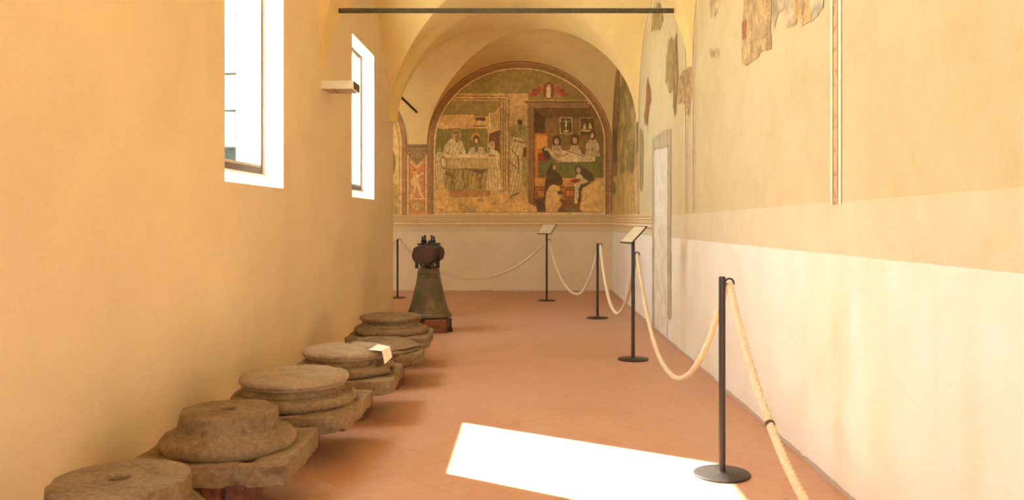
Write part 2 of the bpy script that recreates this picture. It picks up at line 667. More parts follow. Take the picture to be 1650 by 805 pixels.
def strip_y(bm, y0, y1, x0, x1, s, n=64, x0b=None):
    prev = None
    x0b = x0 if x0b is None else x0b
    for i in range(n + 1):
        u = -math.cos(math.pi * i / n)
        x = (x0 + x1) / 2 + u * (x1 - x0) / 2
        xb = (x0b + x1) / 2 + u * (x1 - x0b) / 2
        z = H + s + (APEX - s) * math.sqrt(max(0, 1 - u * u)) + 0.20 * (1 - u * u)
        cur = (bm.verts.new((x, y0, z)), bm.verts.new((xb, y1, z)))
        if prev:
            bm.faces.new((prev[0], cur[0], cur[1], prev[1]))
        prev = cur


def strip_x(bm, x0, x1, y0, y1, s0, s1, n=64):
    prev = None
    for i in range(n + 1):
        v = -math.cos(math.pi * i / n)
        y = (y0 + y1) / 2 + v * (y1 - y0) / 2
        s = s0 + (s1 - s0) * (v + 1) / 2
        z = H + s + (APEX - s) * math.sqrt(max(0, 1 - v * v))
        cur = (bm.verts.new((x0, y, z)), bm.verts.new((x1, y, z)))
        if prev:
            bm.faces.new((prev[0], cur[0], cur[1], prev[1]))
        prev = cur


mb = MB()
bm = mb.bm
vault_cells(bm, XL, XR, YF, 0.30, 1.45, 1.45)
strip_y(bm, 0.30, 0.50, XL, XR, 1.45)
vault_cells(bm, XL, XR, 0.50, 4.12, 1.45, 1.45)
strip_y(bm, 4.12, 4.34, XL, XR, 1.45)
vault_cells(bm, XL, XR, 4.34, 7.88, 1.45, 1.45)
strip_y(bm, 7.88, 8.12, XL, XR, 1.45)
vault_cells(bm, XL, XR, 8.12, 11.78, 1.45, 1.38)
strip_y(bm, 11.78, 12.02, XL, XR, 1.38, x0b=-1.88)
vault_cells(bm, -1.88, XR, 12.02, YB, 1.38, 1.36, ge=0.03)
strip_x(bm, -2.22, -1.88, 12.02, YB, 1.38, 1.36)
vault_cells(bm, -5.62, -2.22, 12.02, YB, 1.38, 1.36, ge=0.03)
strip_x(bm, -5.90, -5.62, 12.02, YB, 1.38, 1.36)
vault_cells(bm, -9.30, -5.90, 12.02, YB, 1.38, 1.36, ge=0.03)
for f in bm.faces:
    f.normal_update()
    if f.normal.z > 0:
        f.normal_flip()
    f.smooth = True
struct(mb.build('ceiling', M_vault, normals=False), 'ochre plastered groin vaults')
# filler between vault strip and pier end (pier head)
# ------------------------------------------------------------------ raster painter for the frescoes
rng = np.random.RandomState(7)


def fbm(h, w_, cell, octaves=5, seed=0, stretch=(1, 1)):
    rs = np.random.RandomState(seed)
    out = np.zeros((h, w_))
    amp = 1.0
    tot = 0
    c = cell
    for _ in range(octaves):
        gh, gw = int(h / (c * stretch[0])) + 3, int(w_ / (c * stretch[1])) + 3
        g = rs.rand(gh, gw)
        yy = np.arange(h) / (c * stretch[0])
        xx = np.arange(w_) / (c * stretch[1])
        yi, xi = yy.astype(int), xx.astype(int)
        fy, fx = yy - yi, xx - xi
        fy = (fy * fy * (3 - 2 * fy))[:, None]
        fx = (fx * fx * (3 - 2 * fx))[None, :]
        a = g[yi][:, xi]
        b = g[yi][:, xi + 1]
        cc = g[yi + 1][:, xi]
        d = g[yi + 1][:, xi + 1]
        out += amp * ((a * (1 - fx) + b * fx) * (1 - fy) + (cc * (1 - fx) + d * fx) * fy)
        tot += amp
        amp *= 0.55
        c = max(1.0, c / 2)
    return out / tot


class Canvas:
    """colours in sRGB 0..255, drawn on a regular grid in plan units of the wall"""
    def __init__(self, x0, x1, y0, y1, res, seed=1):
        self.x0, self.x1, self.y0, self.y1 = x0, x1, y0, y1
        self.w = int((x1 - x0) * res) + 1
        self.h = int((y1 - y0) * res) + 1
        xs_ = np.linspace(x0, x1, self.w)
        ys_ = np.linspace(y0, y1, self.h)
        self.X, self.Y = np.meshgrid(xs_, ys_)
        self.X0_, self.Y0_ = self.X.copy(), self.Y.copy()
        self.c = np.zeros((self.h, self.w, 3))
        self.a = np.zeros((self.h, self.w), bool)
        self.seed = seed
        self.res = res

    def wobble(self, amt, cell):
        """hand-drawn irregularity of all later outlines"""
        self.X = self.X0_ + (fbm(self.h, self.w, cell, 4, self.seed + 11) - .5) * amt
        self.Y = self.Y0_ + (fbm(self.h, self.w, cell, 4, self.seed + 12) - .5) * amt

    def inside(self, pts):
        m = np.zeros((self.h, self.w), bool)
        n = len(pts)
        for i in range(n):
            xa, ya = pts[i]
            xb, yb = pts[(i + 1) % n]
            if ya == yb:
                continue
            cond = ((self.Y < ya) != (self.Y < yb))
            m ^= cond & (self.X < (xb - xa) * (self.Y - ya) / (yb - ya) + xa)
        return m

    def fill(self, m, col, op=1.0, alpha=True):
        col = np.array(col, float)
        self.c[m] = self.c[m] * (1 - op) + col * op
        if alpha:
            self.a |= m

    def P(self, pts, col, op=1.0):
        self.fill(self.inside(pts), col, op, False)

    def B(self, x0, y0, x1, y1, col, op=1.0):
        self.fill((self.X >= x0) & (self.X <= x1) & (self.Y >= y0) & (self.Y <= y1), col, op, False)

    def E(self, cx, cy, rx, ry, col, op=1.0, inner=0.0, rot=0.0):
        dx, dy = self.X - cx, self.Y - cy
        if rot:
            c_, s_ = math.cos(rot), math.sin(rot)
            dx, dy = dx * c_ + dy * s_, -dx * s_ + dy * c_
        d = (dx / rx) ** 2 + (dy / ry) ** 2
        self.fill((d <= 1) & (d >= inner * inner), col, op, False)

    def L(self, pts, wd, col, op=1.0):
        for (xa, ya), (xb, yb) in zip(pts, pts[1:]):
            dx, dy = xb - xa, yb - ya
            ll = dx * dx + dy * dy + 1e-9
            t = np.clip(((self.X - xa) * dx + (self.Y - ya) * dy) / ll, 0, 1)
            d = np.hypot(self.X - xa - t * dx, self.Y - ya - t * dy)
            self.fill(d < wd / 2, col, op, False)

    def folds(self, pts, col, per, op=0.35, lean=0.0, seed=0):
        m = self.inside(pts)
        n = fbm(self.h, self.w, 14 * self.res, 3, self.seed + 31 + seed)
        s = np.sin((self.X + lean * self.Y) * 2 * math.pi / per + n * 7)
        self.fill(m & (s > 0.35), col, op * 0.32, False)
        self.fill(m & (s > 0.8), col, op * 0.35, False)

    def grain(self, amt, cell, seed=5, stretch=(1, 1)):
        n = fbm(self.h, self.w, cell, 5, seed, stretch)
        n = (n - n.mean()) / (n.std() + 1e-6)
        self.c *= (1 + amt * n)[:, :, None]

    def contour(self, amt):
        """dark drawn outlines where two colours meet"""
        l = self.c.mean(2)
        gy, gx = np.gradient(l)
        g = np.clip(np.hypot(gx, gy) / 22.0, 0, 1)
        self.c *= (1 - amt * g)[:, :, None]

    def build(self, name, mat, to3d, gain):
        c = np.clip(self.c * 0.72 + np.array((144, 116, 66)) * 0.28, 0, 255) / 255.0
        l = np.where(c <= 0.04045, c / 12.92, ((c + 0.055) / 1.055) ** 2.4)
        l = np.clip(l * np.array(gain), 0, 0.92)
        idx = np.arange(self.h * self.w).reshape(self.h, self.w)
        keep = self.a[:-1, :-1] & self.a[1:, :-1] & self.a[:-1, 1:] & self.a[1:, 1:]
        q = np.stack([idx[:-1, :-1][keep], idx[1:, :-1][keep], idx[1:, 1:][keep], idx[:-1, 1:][keep]], 1)
        used = np.unique(q)
        remap = np.zeros(self.h * self.w, int)
        remap[used] = np.arange(len(used))
        q = remap[q]
        co = to3d(self.X0_.ravel()[used], self.Y0_.ravel()[used])
        me = bpy.data.meshes.new(name)
        me.vertices.add(len(used))
        me.vertices.foreach_set('co', co.astype(np.float32).ravel())
        me.loops.add(len(q) * 4)
        me.loops.foreach_set('vertex_index', q.ravel().astype(np.int32))
        me.polygons.add(len(q))
        me.polygons.foreach_set('loop_start', np.arange(0, len(q) * 4, 4, dtype=np.int32))
        me.update(calc_edges=True)
        at = me.color_attributes.new('pigment', 'FLOAT_COLOR', 'POINT')
        cc = np.ones((len(used), 4), np.float32)
        cc[:, :3] = l.reshape(-1, 3)[used]
        at.data.foreach_set('color', cc.ravel())
        me.materials.append(mat)
        me.validate()
        o = bpy.data.objects.new(name, me)
        COL.objects.link(o)
        return o


def make_pigment():
    m, nt, b = new_mat('fresco_pigment')
    a = nt.nodes.new('ShaderNodeAttribute')
    a.attribute_name = 'pigment'
    v = coords(nt)
    n = noise_node(nt, 30, 6, 0.7, v)
    col = mixc(nt, 0.14, a.outputs['Color'], ramp(nt, n, [(0.3, (.75, .72, .66)), (0.7, (1.2, 1.18, 1.12))]), 'MULTIPLY')
    nt.links.new(col, b.inputs['Base Color'])
    b.inputs['Roughness'].default_value = 0.9
    b.inputs['Specular IOR Level'].default_value = 0.15
    bump(nt, b, n, 0.2, 0.004)
    return m


M_pig = make_pigment()
SB = F / YB


def back3d(x, y):
    return np.stack([(x - PX0) / SB, np.full_like(x, YB - 0.006), H + (PY0 - y) / SB], 1)


CREAM = (186, 165, 105)
GB = (2.0, 2.15, 2.8)

# ------------------------------------------------------------------ main lunette fresco
cv = Canvas(688, 986.5, 96, 346, 2.0, 3)
acx, acy, arx, ary = 837.5, 233.0, 149.0, 134.5


def arch_mask(cv, s, x0, x1, bot):
    d = ((cv.X0_ - acx) / (arx - s)) ** 2 + ((cv.Y0_ - acy) / (ary - s)) ** 2
    return ((d <= 1) | (cv.Y0_ > acy)) & (cv.X0_ >= x0) & (cv.X0_ <= x1) & (cv.Y0_ <= bot)


full = arch_mask(cv, 0, 688.6, 985.6, 345)
cv.fill(full, (122, 78, 48))
# border: white/dark/red-brown band with pattern, cream inner line
b1 = arch_mask(cv, 1.6, 690.2, 984, 345)
cv.fill(b1, (128, 84, 52))
ang = np.arctan2(acy - cv.Y0_, cv.X0_ - acx)
run = np.where(cv.Y0_ > acy, cv.Y0_ / 4.2, ang * 142 / 4.2)
cv.fill(b1 & (np.sin(run * 2 * math.pi) > 0.2), (104, 62, 42), 0.7)
cv.fill(b1 & ~arch_mask(cv, 3.0, 691.6, 982.6, 345), (150, 110, 68))
b2 = arch_mask(cv, 9.0, 697.5, 976.5, 345)
cv.fill(b2 , (92, 66, 40))
b3 = arch_mask(cv, 10.5, 699, 975, 345)
cv.fill(b3, (176, 150, 88))
b4 = arch_mask(cv, 13.0, 701.5, 972.5, 342)
cv.fill(b4, (150, 120, 62))
pic = arch_mask(cv, 13.4, 702, 972, 341)
cv.wobble(2.2, 14)
# sky and building of the left scene
cv.P([(700, 90), (980, 90), (980, 160), (700, 160)], (118, 100, 52))
cv.folds([(700, 90), (980, 90), (980, 150), (700, 150)], (140, 118, 62), 60, .4, 3.0)
cv.P([(700, 150), (846, 150), (846, 345), (700, 345)], (172, 138, 74))
cv.B(735, 155.5, 818, 158.5, (176, 142, 82))
cv.L([(736, 155), (818, 155)], 0.8, (110, 80, 40))
cv.L([(733, 159.5), (812, 159.5)], 0.8, (110, 80, 40))
cv.P([(724, 163), (811, 163), (794, 184), (705, 184)], (120, 99, 50))
cv.P([(811, 163), (811, 208), (794, 192), (794, 184)], (168, 134, 74))
cv.P([(704, 184), (792, 184), (792, 209), (700, 209)], (184, 142, 76))
# green hanging behind the table
g = [(700, 208), (785, 208), (785, 250), (700, 250)]
cv.P(g, (102, 94, 44))
cv.folds(g, (66, 72, 30), 5.5, .6)
cv.folds(g, (120, 112, 52), 8, .4, 0, 3)
cv.L([(702, 208), (785, 208)], 1.0, (120, 80, 42))
# window niche and towel
cv.B(765, 186, 784, 207, (178, 145, 84))
cv.B(766, 189, 782, 194, (72, 48, 26))
cv.L([(763, 203), (784, 203)], 1.2, (96, 62, 34))
cv.L([(765, 186), (796, 186)], 1.4, (120, 86, 48))
cv.P([(787, 181), (795, 182), (797, 205), (792, 210), (788, 208)], (186, 162, 98))
cv.L([(791, 184), (793, 206)], 0.7, (120, 98, 52))
cv.L([(794, 184), (796, 203)], 0.7, (120, 98, 52))
# doorway
cv.P([(788, 216), (805, 209), (805, 247), (788, 247)], (92, 52, 30))
cv.L([(787, 250), (787, 215), (805.5, 208.5)], 1.6, (182, 152, 90))
# columns
cv.B(806.5, 160, 818, 310, (170, 136, 76))
for xx in (806.5, 811, 814.5, 819.5):
    cv.L([(xx, 158), (xx, 310)], 0.9, (112, 84, 44))
cv.L([(809, 158), (809, 310)], 1.0, (188, 162, 98))
# table
cv.P([(708, 248), (787, 247), (788, 256), (712, 256)], (196, 172, 112))
t_ = [(712, 255), (785, 255), (785, 272), (713, 272)]
cv.P(t_, (166, 144, 82))
cv.folds(t_, (138, 116, 60), 6.5, .5)
cv.L([(712, 272.5), (785, 272.5)], 0.9, (104, 82, 40))
t_ = [(712, 273), (785, 273), (783, 307), (718, 307)]
cv.P(t_, (140, 120, 62))
cv.folds(t_, (104, 84, 40), 7.5, .65, 0.35)
cv.folds(t_, (166, 146, 84), 9.5, .5, -0.3, 4)
for x_, d_ in ((724, 8), (733, -7), (745, 4), (757, -5), (768, 7), (778, -6)):
    cv.L([(x_, 274), (x_ + d_ * .6, 290), (x_ + d_, 304)], 1.0, (92, 72, 34))
cv.P([(716, 273), (733, 284), (734, 288), (716, 280)], (92, 76, 38))
cv.P([(756, 273), (775, 280), (782, 276), (782, 274)], (86, 68, 34))
# footboard
cv.P([(723, 306), (790, 307), (789, 316), (725, 317)], (148, 98, 54))
cv.L([(723, 306), (790, 307)], 0.9, (186, 150, 88))
# bearded monk at left
cv.E(736, 216.5, 7.4, 7.6, (206, 150, 70), 1, 0.72)
cv.P([(713, 248), (716, 236), (721, 229), (727, 222), (737, 223), (744, 227), (750, 240), (751, 248)], (190, 172, 112))
cv.folds([(713, 248), (716, 236), (727, 222), (744, 227), (751, 248)], (132, 112, 62), 5.5, .5, 0.5)
cv.E(735.5, 217.5, 4.2, 5.2, (166, 122, 72))
cv.E(736.8, 224, 3.0, 6.2, (112, 92, 54))
cv.E(735, 213.5, 4.2, 2.4, (98, 76, 44))
cv.L([(727, 240), (735, 244), (742, 246)], 3.0, (186, 166, 108))
cv.E(722, 247, 2.5, 1.3, (172, 118, 66))
cv.E(742, 246, 2.5, 1.3, (172, 118, 66))
# nun at the table
cv.E(767, 222, 8.0, 8.2, (208, 140, 62), 1, 0.0)
cv.E(767, 222, 6.4, 6.6, (170, 106, 50))
cv.E(767.5, 225, 5.2, 6.6, (62, 46, 30))
cv.E(767.5, 226.5, 3.2, 4.6, (188, 146, 94))
cv.P([(753, 248), (757, 238), (764, 236), (768, 233), (773, 236), (780, 237), (784, 248)], (188, 170, 112))
cv.folds([(753, 248), (757, 238), (780, 237), (784, 248)], (130, 110, 62), 4.5, .5, 0.2)
cv.P([(764, 234), (771, 234), (768, 247)], (104, 82, 48))
# figure with back to viewer, left edge
cv.P([(702, 250), (706, 243), (713, 246), (719, 256), (720, 272), (706, 304), (702, 304)], (176, 156, 96))
cv.folds([(702, 250), (713, 246), (720, 272), (706, 304), (702, 304)], (122, 102, 54), 4.5, .55, -.1)
cv.E(715, 262, 5.0, 9.5, (184, 164, 104), 1, 0, -0.3)
cv.E(715, 262, 5.0, 9.5, (108, 88, 46), 1, 0.86, -0.3)
cv.E(708, 241, 3.2, 3.6, (150, 112, 64))
# serving nun, standing
cv.P([(785, 252), (790, 244), (801, 243), (805, 250), (805, 262), (811, 307), (783, 307), (787, 262)], (184, 162, 102))
cv.folds([(787, 256), (804, 256), (811, 307), (783, 307)], (130, 108, 58), 5.0, .6, -.08)
cv.E(793, 234, 5.2, 6.8, (180, 158, 100))
cv.E(793, 233, 3.0, 4.2, (180, 132, 80))
cv.P([(789, 240), (797, 240), (798, 250), (789, 250)], (190, 172, 114))
cv.L([(786, 253), (803, 256)], 2.6, (190, 168, 108))
cv.E(793, 250, 5.0, 1.6, (160, 112, 62))
# landscape strip and standing man with a dish
cv.B(821, 150, 852, 204, (172, 140, 80))
cv.P([(821, 203), (834, 200), (852, 204), (852, 298), (821, 298)], (132, 118, 60))
cv.folds([(821, 203), (852, 204), (852, 296), (821, 296)], (92, 92, 44), 9, .5, 1.6)
cv.E(838, 196, 3.6, 4.2, (66, 44, 28))
cv.B(834, 197, 842, 200.5, (66, 44, 28))
cv.L([(838, 200), (838, 216)], .8, (90, 66, 36))
r_ = [(822, 228), (828, 220), (838, 221), (846, 227), (848, 236), (842, 244), (842, 300), (836, 312), (822, 316)]
cv.P(r_, (178, 156, 96))
cv.folds(r_, (116, 94, 48), 5.2, .6, .25)
cv.L([(824, 240), (836, 256), (836, 280)], 1.2, (94, 72, 36))
cv.L([(823, 262), (834, 272)], 1.0, (94, 72, 36))
cv.E(826, 214, 4.0, 5.0, (122, 84, 50))
cv.L([(828, 226), (850, 231)], 2.6, (128, 92, 52))
cv.L([(820, 318), (836, 311)], 1.4, (70, 44, 26))
cv.B(843, 238, 848, 252, (96, 40, 26))
# vertical border in the middle of the wall
cv.L([(821, 160), (821, 318)], 0.8, (186, 160, 96))
# building of the right scene
cv.B(861, 168, 985, 345, (104, 76, 40))
cv.P([(861, 172), (950, 172), (968, 190), (880, 190)], (84, 58, 30))
cv.P([(861, 174), (878, 190), (878, 216), (861, 216)], (58, 38, 22))
cv.folds([(880, 190), (975, 190), (975, 250), (880, 250)], (118, 86, 46), 12, .35, 1.0)
cv.P([(846, 163), (944, 163), (948, 170), (950, 174), (852, 174), (852, 170)], (120, 90, 56))
cv.L([(846, 164.5), (946, 164.5)], 1.2, (84, 60, 36))
cv.L([(850, 169), (948, 169)], 1.0, (150, 116, 74))
cv.B(850.5, 172, 861.5, 330, (112, 78, 44))
cv.L([(851, 172), (851, 330)], 1.2, (142, 106, 62))
cv.L([(861.5, 174), (861.5, 326)], 1.4, (58, 38, 22))
# crucifix panel and niche
cv.B(901.5, 188.5, 922.5, 216, (196, 170, 108))
cv.B(903.2, 190.2, 920.8, 214.3, (66, 48, 28))
cv.L([(912, 192), (912, 212)], 1.5, (206, 182, 122))
cv.L([(905, 195.5), (919, 195.5)], 1.3, (206, 182, 122))
cv.E(912, 200, 1.6, 5.5, (206, 182, 122))
cv.E(912, 211, 5, 1.8, (190, 160, 96))
cv.B(933.5, 189, 957, 217, (176, 148, 88))
cv.B(935.2, 190.6, 957, 217, (72, 50, 28))
cv.B(936, 208.5, 953, 212, (186, 150, 88))
cv.P([(939, 208), (940, 200), (942, 198), (944, 200), (945, 208)], (176, 146, 84))
cv.P([(948, 207), (949, 199), (950.5, 196), (952, 199), (954, 207)], (190, 160, 98))
# wooden settle
cv.B(861.5, 214, 884, 287, (166, 100, 40))
cv.B(864, 218, 882, 240, (190, 122, 54))
cv.L([(861, 214.5), (885, 214.5)], 1.6, (122, 70, 30))
cv.L([(884, 216), (884, 250)], 1.4, (110, 64, 28))
# mourning figures behind the bed
for cx_, cy_ in ((897, 228), (926, 226)):
    cv.E(cx_, cy_ - 1, 7.0, 8.6, (60, 44, 26))
    cv.P([(cx_ - 10, 247), (cx_ - 7, 234), (cx_ + 7, 234), (cx_ + 12, 247)], (172, 148, 92))
    cv.folds([(cx_ - 10, 247), (cx_ - 7, 234), (cx_ + 7, 234), (cx_ + 12, 247)], (112, 90, 50), 5, .5)
    cv.E(cx_, cy_, 3.8, 5.4, (196, 166, 110))
    cv.E(cx_ + .4, cy_ - .3, 2.6, 3.8, (176, 126, 76))
cv.P([(944, 256), (943, 234), (949, 224), (960, 224), (966, 236), (966, 256)], (178, 156, 98))
cv.folds([(944, 256), (949, 224), (960, 224), (966, 256)], (120, 98, 54), 5, .55)
cv.E(954.5, 217, 5.6, 8.0, (62, 46, 28))
cv.E(953.8, 218.5, 3.0, 4.6, (178, 132, 84))
# bed
bd = [(868, 255), (966, 252), (972, 286), (868, 286)]
cv.P(bd, (84, 88, 40))
cv.folds(bd, (56, 62, 28), 7, .6, .7)
cv.folds(bd, (108, 106, 52), 11, .4, -.4, 2)
cv.B(867.5, 247, 881, 259, (116, 34, 22))
cv.P([(873, 240), (878, 235), (884, 243), (888, 258), (880, 258), (875, 248)], (52, 40, 26))
bodyp = [(877, 237), (884, 238), (893, 244), (905, 240), (925, 243), (944, 250), (960, 252), (960, 260),
         (945, 262), (918, 262), (899, 262), (890, 257), (884, 246)]
cv.P(bodyp, (196, 172, 112))
cv.folds(bodyp, (136, 112, 62), 6.5, .5, 1.8)
cv.L([(884, 246), (892, 257), (905, 262), (955, 261)], 1.0, (104, 78, 42))
cv.E(880, 240, 3.2, 3.2, (186, 140, 88))
cv.L([(893, 247), (906, 252), (914, 248)], 2.2, (160, 124, 74))
cv.L([(906, 240), (940, 252)], .9, (112, 84, 46))
# bed board and bench front
cv.P([(861.5, 286), (975, 286), (975, 292), (861.5, 292)], (178, 116, 52))
cv.B(861.5, 291, 975, 301, (170, 112, 54))
cv.L([(862, 301.5), (960, 301.5)], 1.4, (98, 58, 28))
cv.B(862, 302, 960, 326, (140, 82, 38))
for xx in (864, 886, 910, 930):
    cv.B(xx, 304.5, xx + 17, 319, (112, 58, 28))
    cv.B(xx + 2, 306.5, xx + 15, 317, (156, 92, 46))
cv.B(862, 321, 960, 343, (92, 60, 34))
# seated dark nun left of bench
dk = [(886, 268), (889, 264), (894, 266), (895, 273), (903, 282), (907, 291), (905, 299), (895, 299), (884, 300), (878, 320),
      (868, 338), (866, 330), (876, 318), (879, 294), (881, 276)]
cv.P(dk, (56, 44, 30))
cv.folds(dk, (82, 64, 42), 5, .5, .3)
cv.E(893, 270, 2.6, 4.0, (176, 126, 76))
cv.L([(881, 286), (898, 287)], 1.0, (112, 80, 46))
# seated nun with red book
cl = [(926, 272), (928, 267), (934, 266), (942, 271), (951, 277), (959, 289), (952, 293), (941, 288), (935, 279), (929, 280)]
cv.P([(930, 280), (938, 280), (947, 292), (949, 297), (934, 300), (932, 328), (925, 328), (926, 300), (922, 296)], (188, 166, 108))
cv.folds([(930, 280), (938, 280), (949, 297), (934, 300), (932, 328), (925, 328)], (128, 106, 60), 3.4, .6, .1)
cv.P(cl, (58, 46, 34))
cv.P([(934, 298), (952, 292), (950, 299), (936, 305), (934, 326), (931, 326)], (60, 46, 32))
cv.E(932, 274.5, 3.6, 4.8, (200, 172, 118))
cv.E(931.4, 274.5, 2.4, 3.6, (178, 128, 78))
cv.P([(919, 291), (926, 289), (934, 288), (934, 292), (925, 296)], (134, 38, 30))
cv.P([(863, 320), (880, 322), (880, 329), (872, 340), (868, 339)], (58, 44, 30))
# red angels and mandorla
cv.E(884, 146, 8.4, 14.0, (126, 42, 30))
cv.E(884, 146, 5.6, 11.6, (150, 96, 58))
cv.P([(880, 158), (881, 142), (884, 136), (887, 142), (888, 158)], (196, 170, 116))
cv.E(884, 137, 2.0, 2.6, (180, 132, 84))
for s_ in (-1, 1):
    cv.P([(884 + s_ * 12, 139), (884 + s_ * 17, 140), (884 + s_ * 20, 147), (884 + s_ * 31, 150), (884 + s_ * 30, 155),
          (884 + s_ * 18, 154), (884 + s_ * 12, 148)], (148, 58, 42))
    cv.P([(884 + s_ * 18, 146), (884 + s_ * 24, 142), (884 + s_ * 27, 148)], (120, 40, 28))
    cv.E(884 + s_ * 12.5, 137.5, 2.2, 2.6, (176, 112, 70))
# lost plaster
lost = (176, 140, 74)
cv.P([(700, 306), (722, 304), (724, 318), (770, 318), (785, 320), (800, 311), (816, 308), (824, 320), (838, 312),
      (846, 300), (853, 328), (864, 332), (868, 345), (700, 345)], lost)
cv.P([(880, 345), (878, 325), (880, 310), (885, 300), (893, 297), (901, 299), (904, 306), (906, 316), (901, 322),
      (907, 328), (902, 334), (896, 345)], lost)
cv.P([(898, 308), (900, 313), (908, 314), (905, 307)], (58, 44, 30))
cv.P([(975, 284), (950, 296), (938, 303), (937, 318), (934, 334), (940, 345), (975, 345)], lost)
cv.P([(900, 336), (928, 334), (930, 345), (896, 345)], (82, 62, 38))
for x_, y_, rr in ((775, 322, 3), (796, 328, 2.2), (712, 338, 2), (760, 341, 5), (742, 330, 1.5)):
    cv.E(x_, y_, rr * 1.6, rr * .8, (140, 106, 58))
cv.E(757, 338, 9, 6, (138, 118, 80), .6)
cv.X, cv.Y = cv.X0_, cv.Y0_
cv.contour(0.30)
cv.grain(0.03, 10, 21)
cv.grain(0.04, 60, 22)
cv.grain(0.02, 3, 24, (3, 1))
# repaint border on top of figures
bord = full & ~pic
tmp = cv.c.copy()
cvb = full & ~b4
cv.c[cvb] = np.array((124, 80, 50))
cv.fill(b1 & ~b2, (130, 90, 56))
cv.fill(b1 & ~b2 & (np.sin(run * 2 * math.pi) > 0.1), (104, 66, 42), 0.55)
cv.fill(b1 & ~arch_mask(cv, 3.2, 691.8, 982.4, 345), (158, 118, 74))
cv.fill(full & ~b1, (70, 50, 32))
cv.fill(b2 & ~b3, (84, 60, 36))
cv.fill(b3 & ~b4, (184, 158, 96))
cv.fill(b4 & ~pic, (110, 86, 44))
cv.a = full
cv.grain(0.05, 8, 27)
o = cv.build('fresco', M_pig, back3d, GB)
tag(o, 'arched fresco on the end wall with a table meal and nuns mourning around a bed', 'fresco')

# lunette of the wing, half hidden by the left wall
cv = Canvas(560, 656.5, 150, 346, 1.6, 9)
cx2 = 655.5 - 149
d2 = ((cv.X0_ - cx2) / 149.0) ** 2 + ((cv.Y0_ - 233) / 134.5) ** 2


def m2(s, e):
    d = ((cv.X0_ - cx2) / (149.0 - s)) ** 2 + ((cv.Y0_ - 233) / (134.5 - s)) ** 2
    return ((d <= 1) | (cv.Y0_ > 233)) & (cv.X0_ <= 655.5 - e)


cv.fill(m2(0, 0), (78, 54, 34))
cv.fill(m2(1.5, 1.5), (140, 100, 60))
run2 = np.where(cv.Y0_ > 233, cv.Y0_, np.arctan2(233 - cv.Y0_, cv.X0_ - cx2) * 142) / 4.2
cv.fill(m2(3, 3) & (np.sin(run2 * 6.283) > 0.1), (116, 74, 46), .6)
cv.fill(m2(8, 8), (184, 158, 96))
cv.fill(m2(11, 10.5), (158, 128, 68))
cv.fill(m2(14, 13), (196, 166, 98))
cv.P([(560, 300), (642, 296), (642, 345), (560, 345)], (150, 128, 66))
cv.E(630, 262, 8, 22, (120, 104, 58))
cv.P([(560, 170), (650, 150), (630, 210), (560, 220)], (168, 140, 80))
cv.grain(0.06, 9, 31)
o = cv.build('fresco', M_pig, back3d, GB)
tag(o, 'edge of a second arched fresco showing beyond the end of the left wall', 'fresco')

# painted pilaster between the lunettes
cv = Canvas(655.8, 688.4, 232.5, 345, 2.6, 13)
cv.fill(np.ones_like(cv.a), (158, 118, 70))
cv.B(655, 262, 690, 346, (170, 110, 62))
for xx, ww, cc in ((657.0, 2.4, (186, 160, 98)), (660.0, 1.0, (108, 76, 44)), (687, 2.6, (186, 160, 98)), (683.5, 1.0, (108, 76, 44))):
    cv.L([(xx, 250), (xx, 345)], ww, cc)
cv.wobble(1.4, 12)
cap = [(655, 232), (689, 232), (689, 244), (685, 250), (682, 256), (676, 260), (672, 266), (668, 260), (662, 256), (660, 248), (655, 246)]
cv.P(cap, (112, 88, 56))
cv.L([(656, 236), (688, 236)], 1.6, (84, 64, 40))
cv.L([(657, 239.5), (687, 239.5)], 1.0, (140, 112, 72))
for xx in (664, 667.5, 671, 674.5, 678):
    cv.L([(xx, 241), (xx, 254)], 1.1, (140, 114, 74))
cv.E(659.5, 246, 3.4, 4.6, (96, 74, 46)); cv.E(659.5, 246, 1.8, 2.6, (136, 110, 72))
cv.E(684, 246, 3.4, 4.6, (96, 74, 46)); cv.E(684, 246, 1.8, 2.6, (136, 110, 72))
cv.L([(662, 261), (672, 269), (682, 261)], 2.0, (190, 166, 108))
# standing putto
body = (196, 162, 102)
cv.E(669, 276, 3.6, 4.2, body)
cv.E(671, 289, 5.2, 9, body)
cv.L([(674, 283), (682, 278)], 3.0, body)
cv.L([(667, 284), (663, 293), (666, 298)], 2.6, body)
cv.L([(670, 296), (667, 308), (663, 317)], 4.2, body)
cv.L([(673, 296), (677, 308), (681, 317)], 4.0, body)
cv.E(668, 274, 3.2, 2.2, (140, 92, 50))
for p_ in ([(668, 282), (672, 290)], [(675, 286), (675, 295)], [(666, 300), (664, 312)]):
    cv.L(p_, .8, (120, 80, 44))
cv.E(664, 303, 2.2, 5, (150, 122, 70))
cv.L([(660, 320), (684, 320)], 2.2, (186, 158, 98))
cv.B(661, 323, 682, 342, (148, 112, 62))
cv.E(671, 332, 6, 6, (176, 142, 84), 1, .6)
cv.E(671, 332, 2.4, 3, (176, 142, 84))
cv.grain(0.06, 6, 41)
cv.grain(0.04, 3, 42)
o = cv.build('painted_pilaster', M_pig, back3d, GB)
tag(o, 'painted pilaster with grey capital and putto between the two arched frescoes', 'wall painting')

# ------------------------------------------------------------------ fresco remains on the right wall
XW = XR - 0.005
GR = (0.95, 1.10, 1.45)


def rz(px):            # depth on the right wall plane below a photo column
    return F * XR / (px - PX0)


def rh(px, py):        # height on that wall
    return H + (PY0 - py) * rz(px) / F


def right3d(y, z):
    return np.stack([np.full_like(y, XW), y, z], 1)


def rp(pts):
    return [(rz(a), rh(a, b)) for a, b in pts]


def rcanvas(px0, px1, z0, z1, res, seed):
    return Canvas(rz(px1), rz(px0), z0, z1, res, seed)


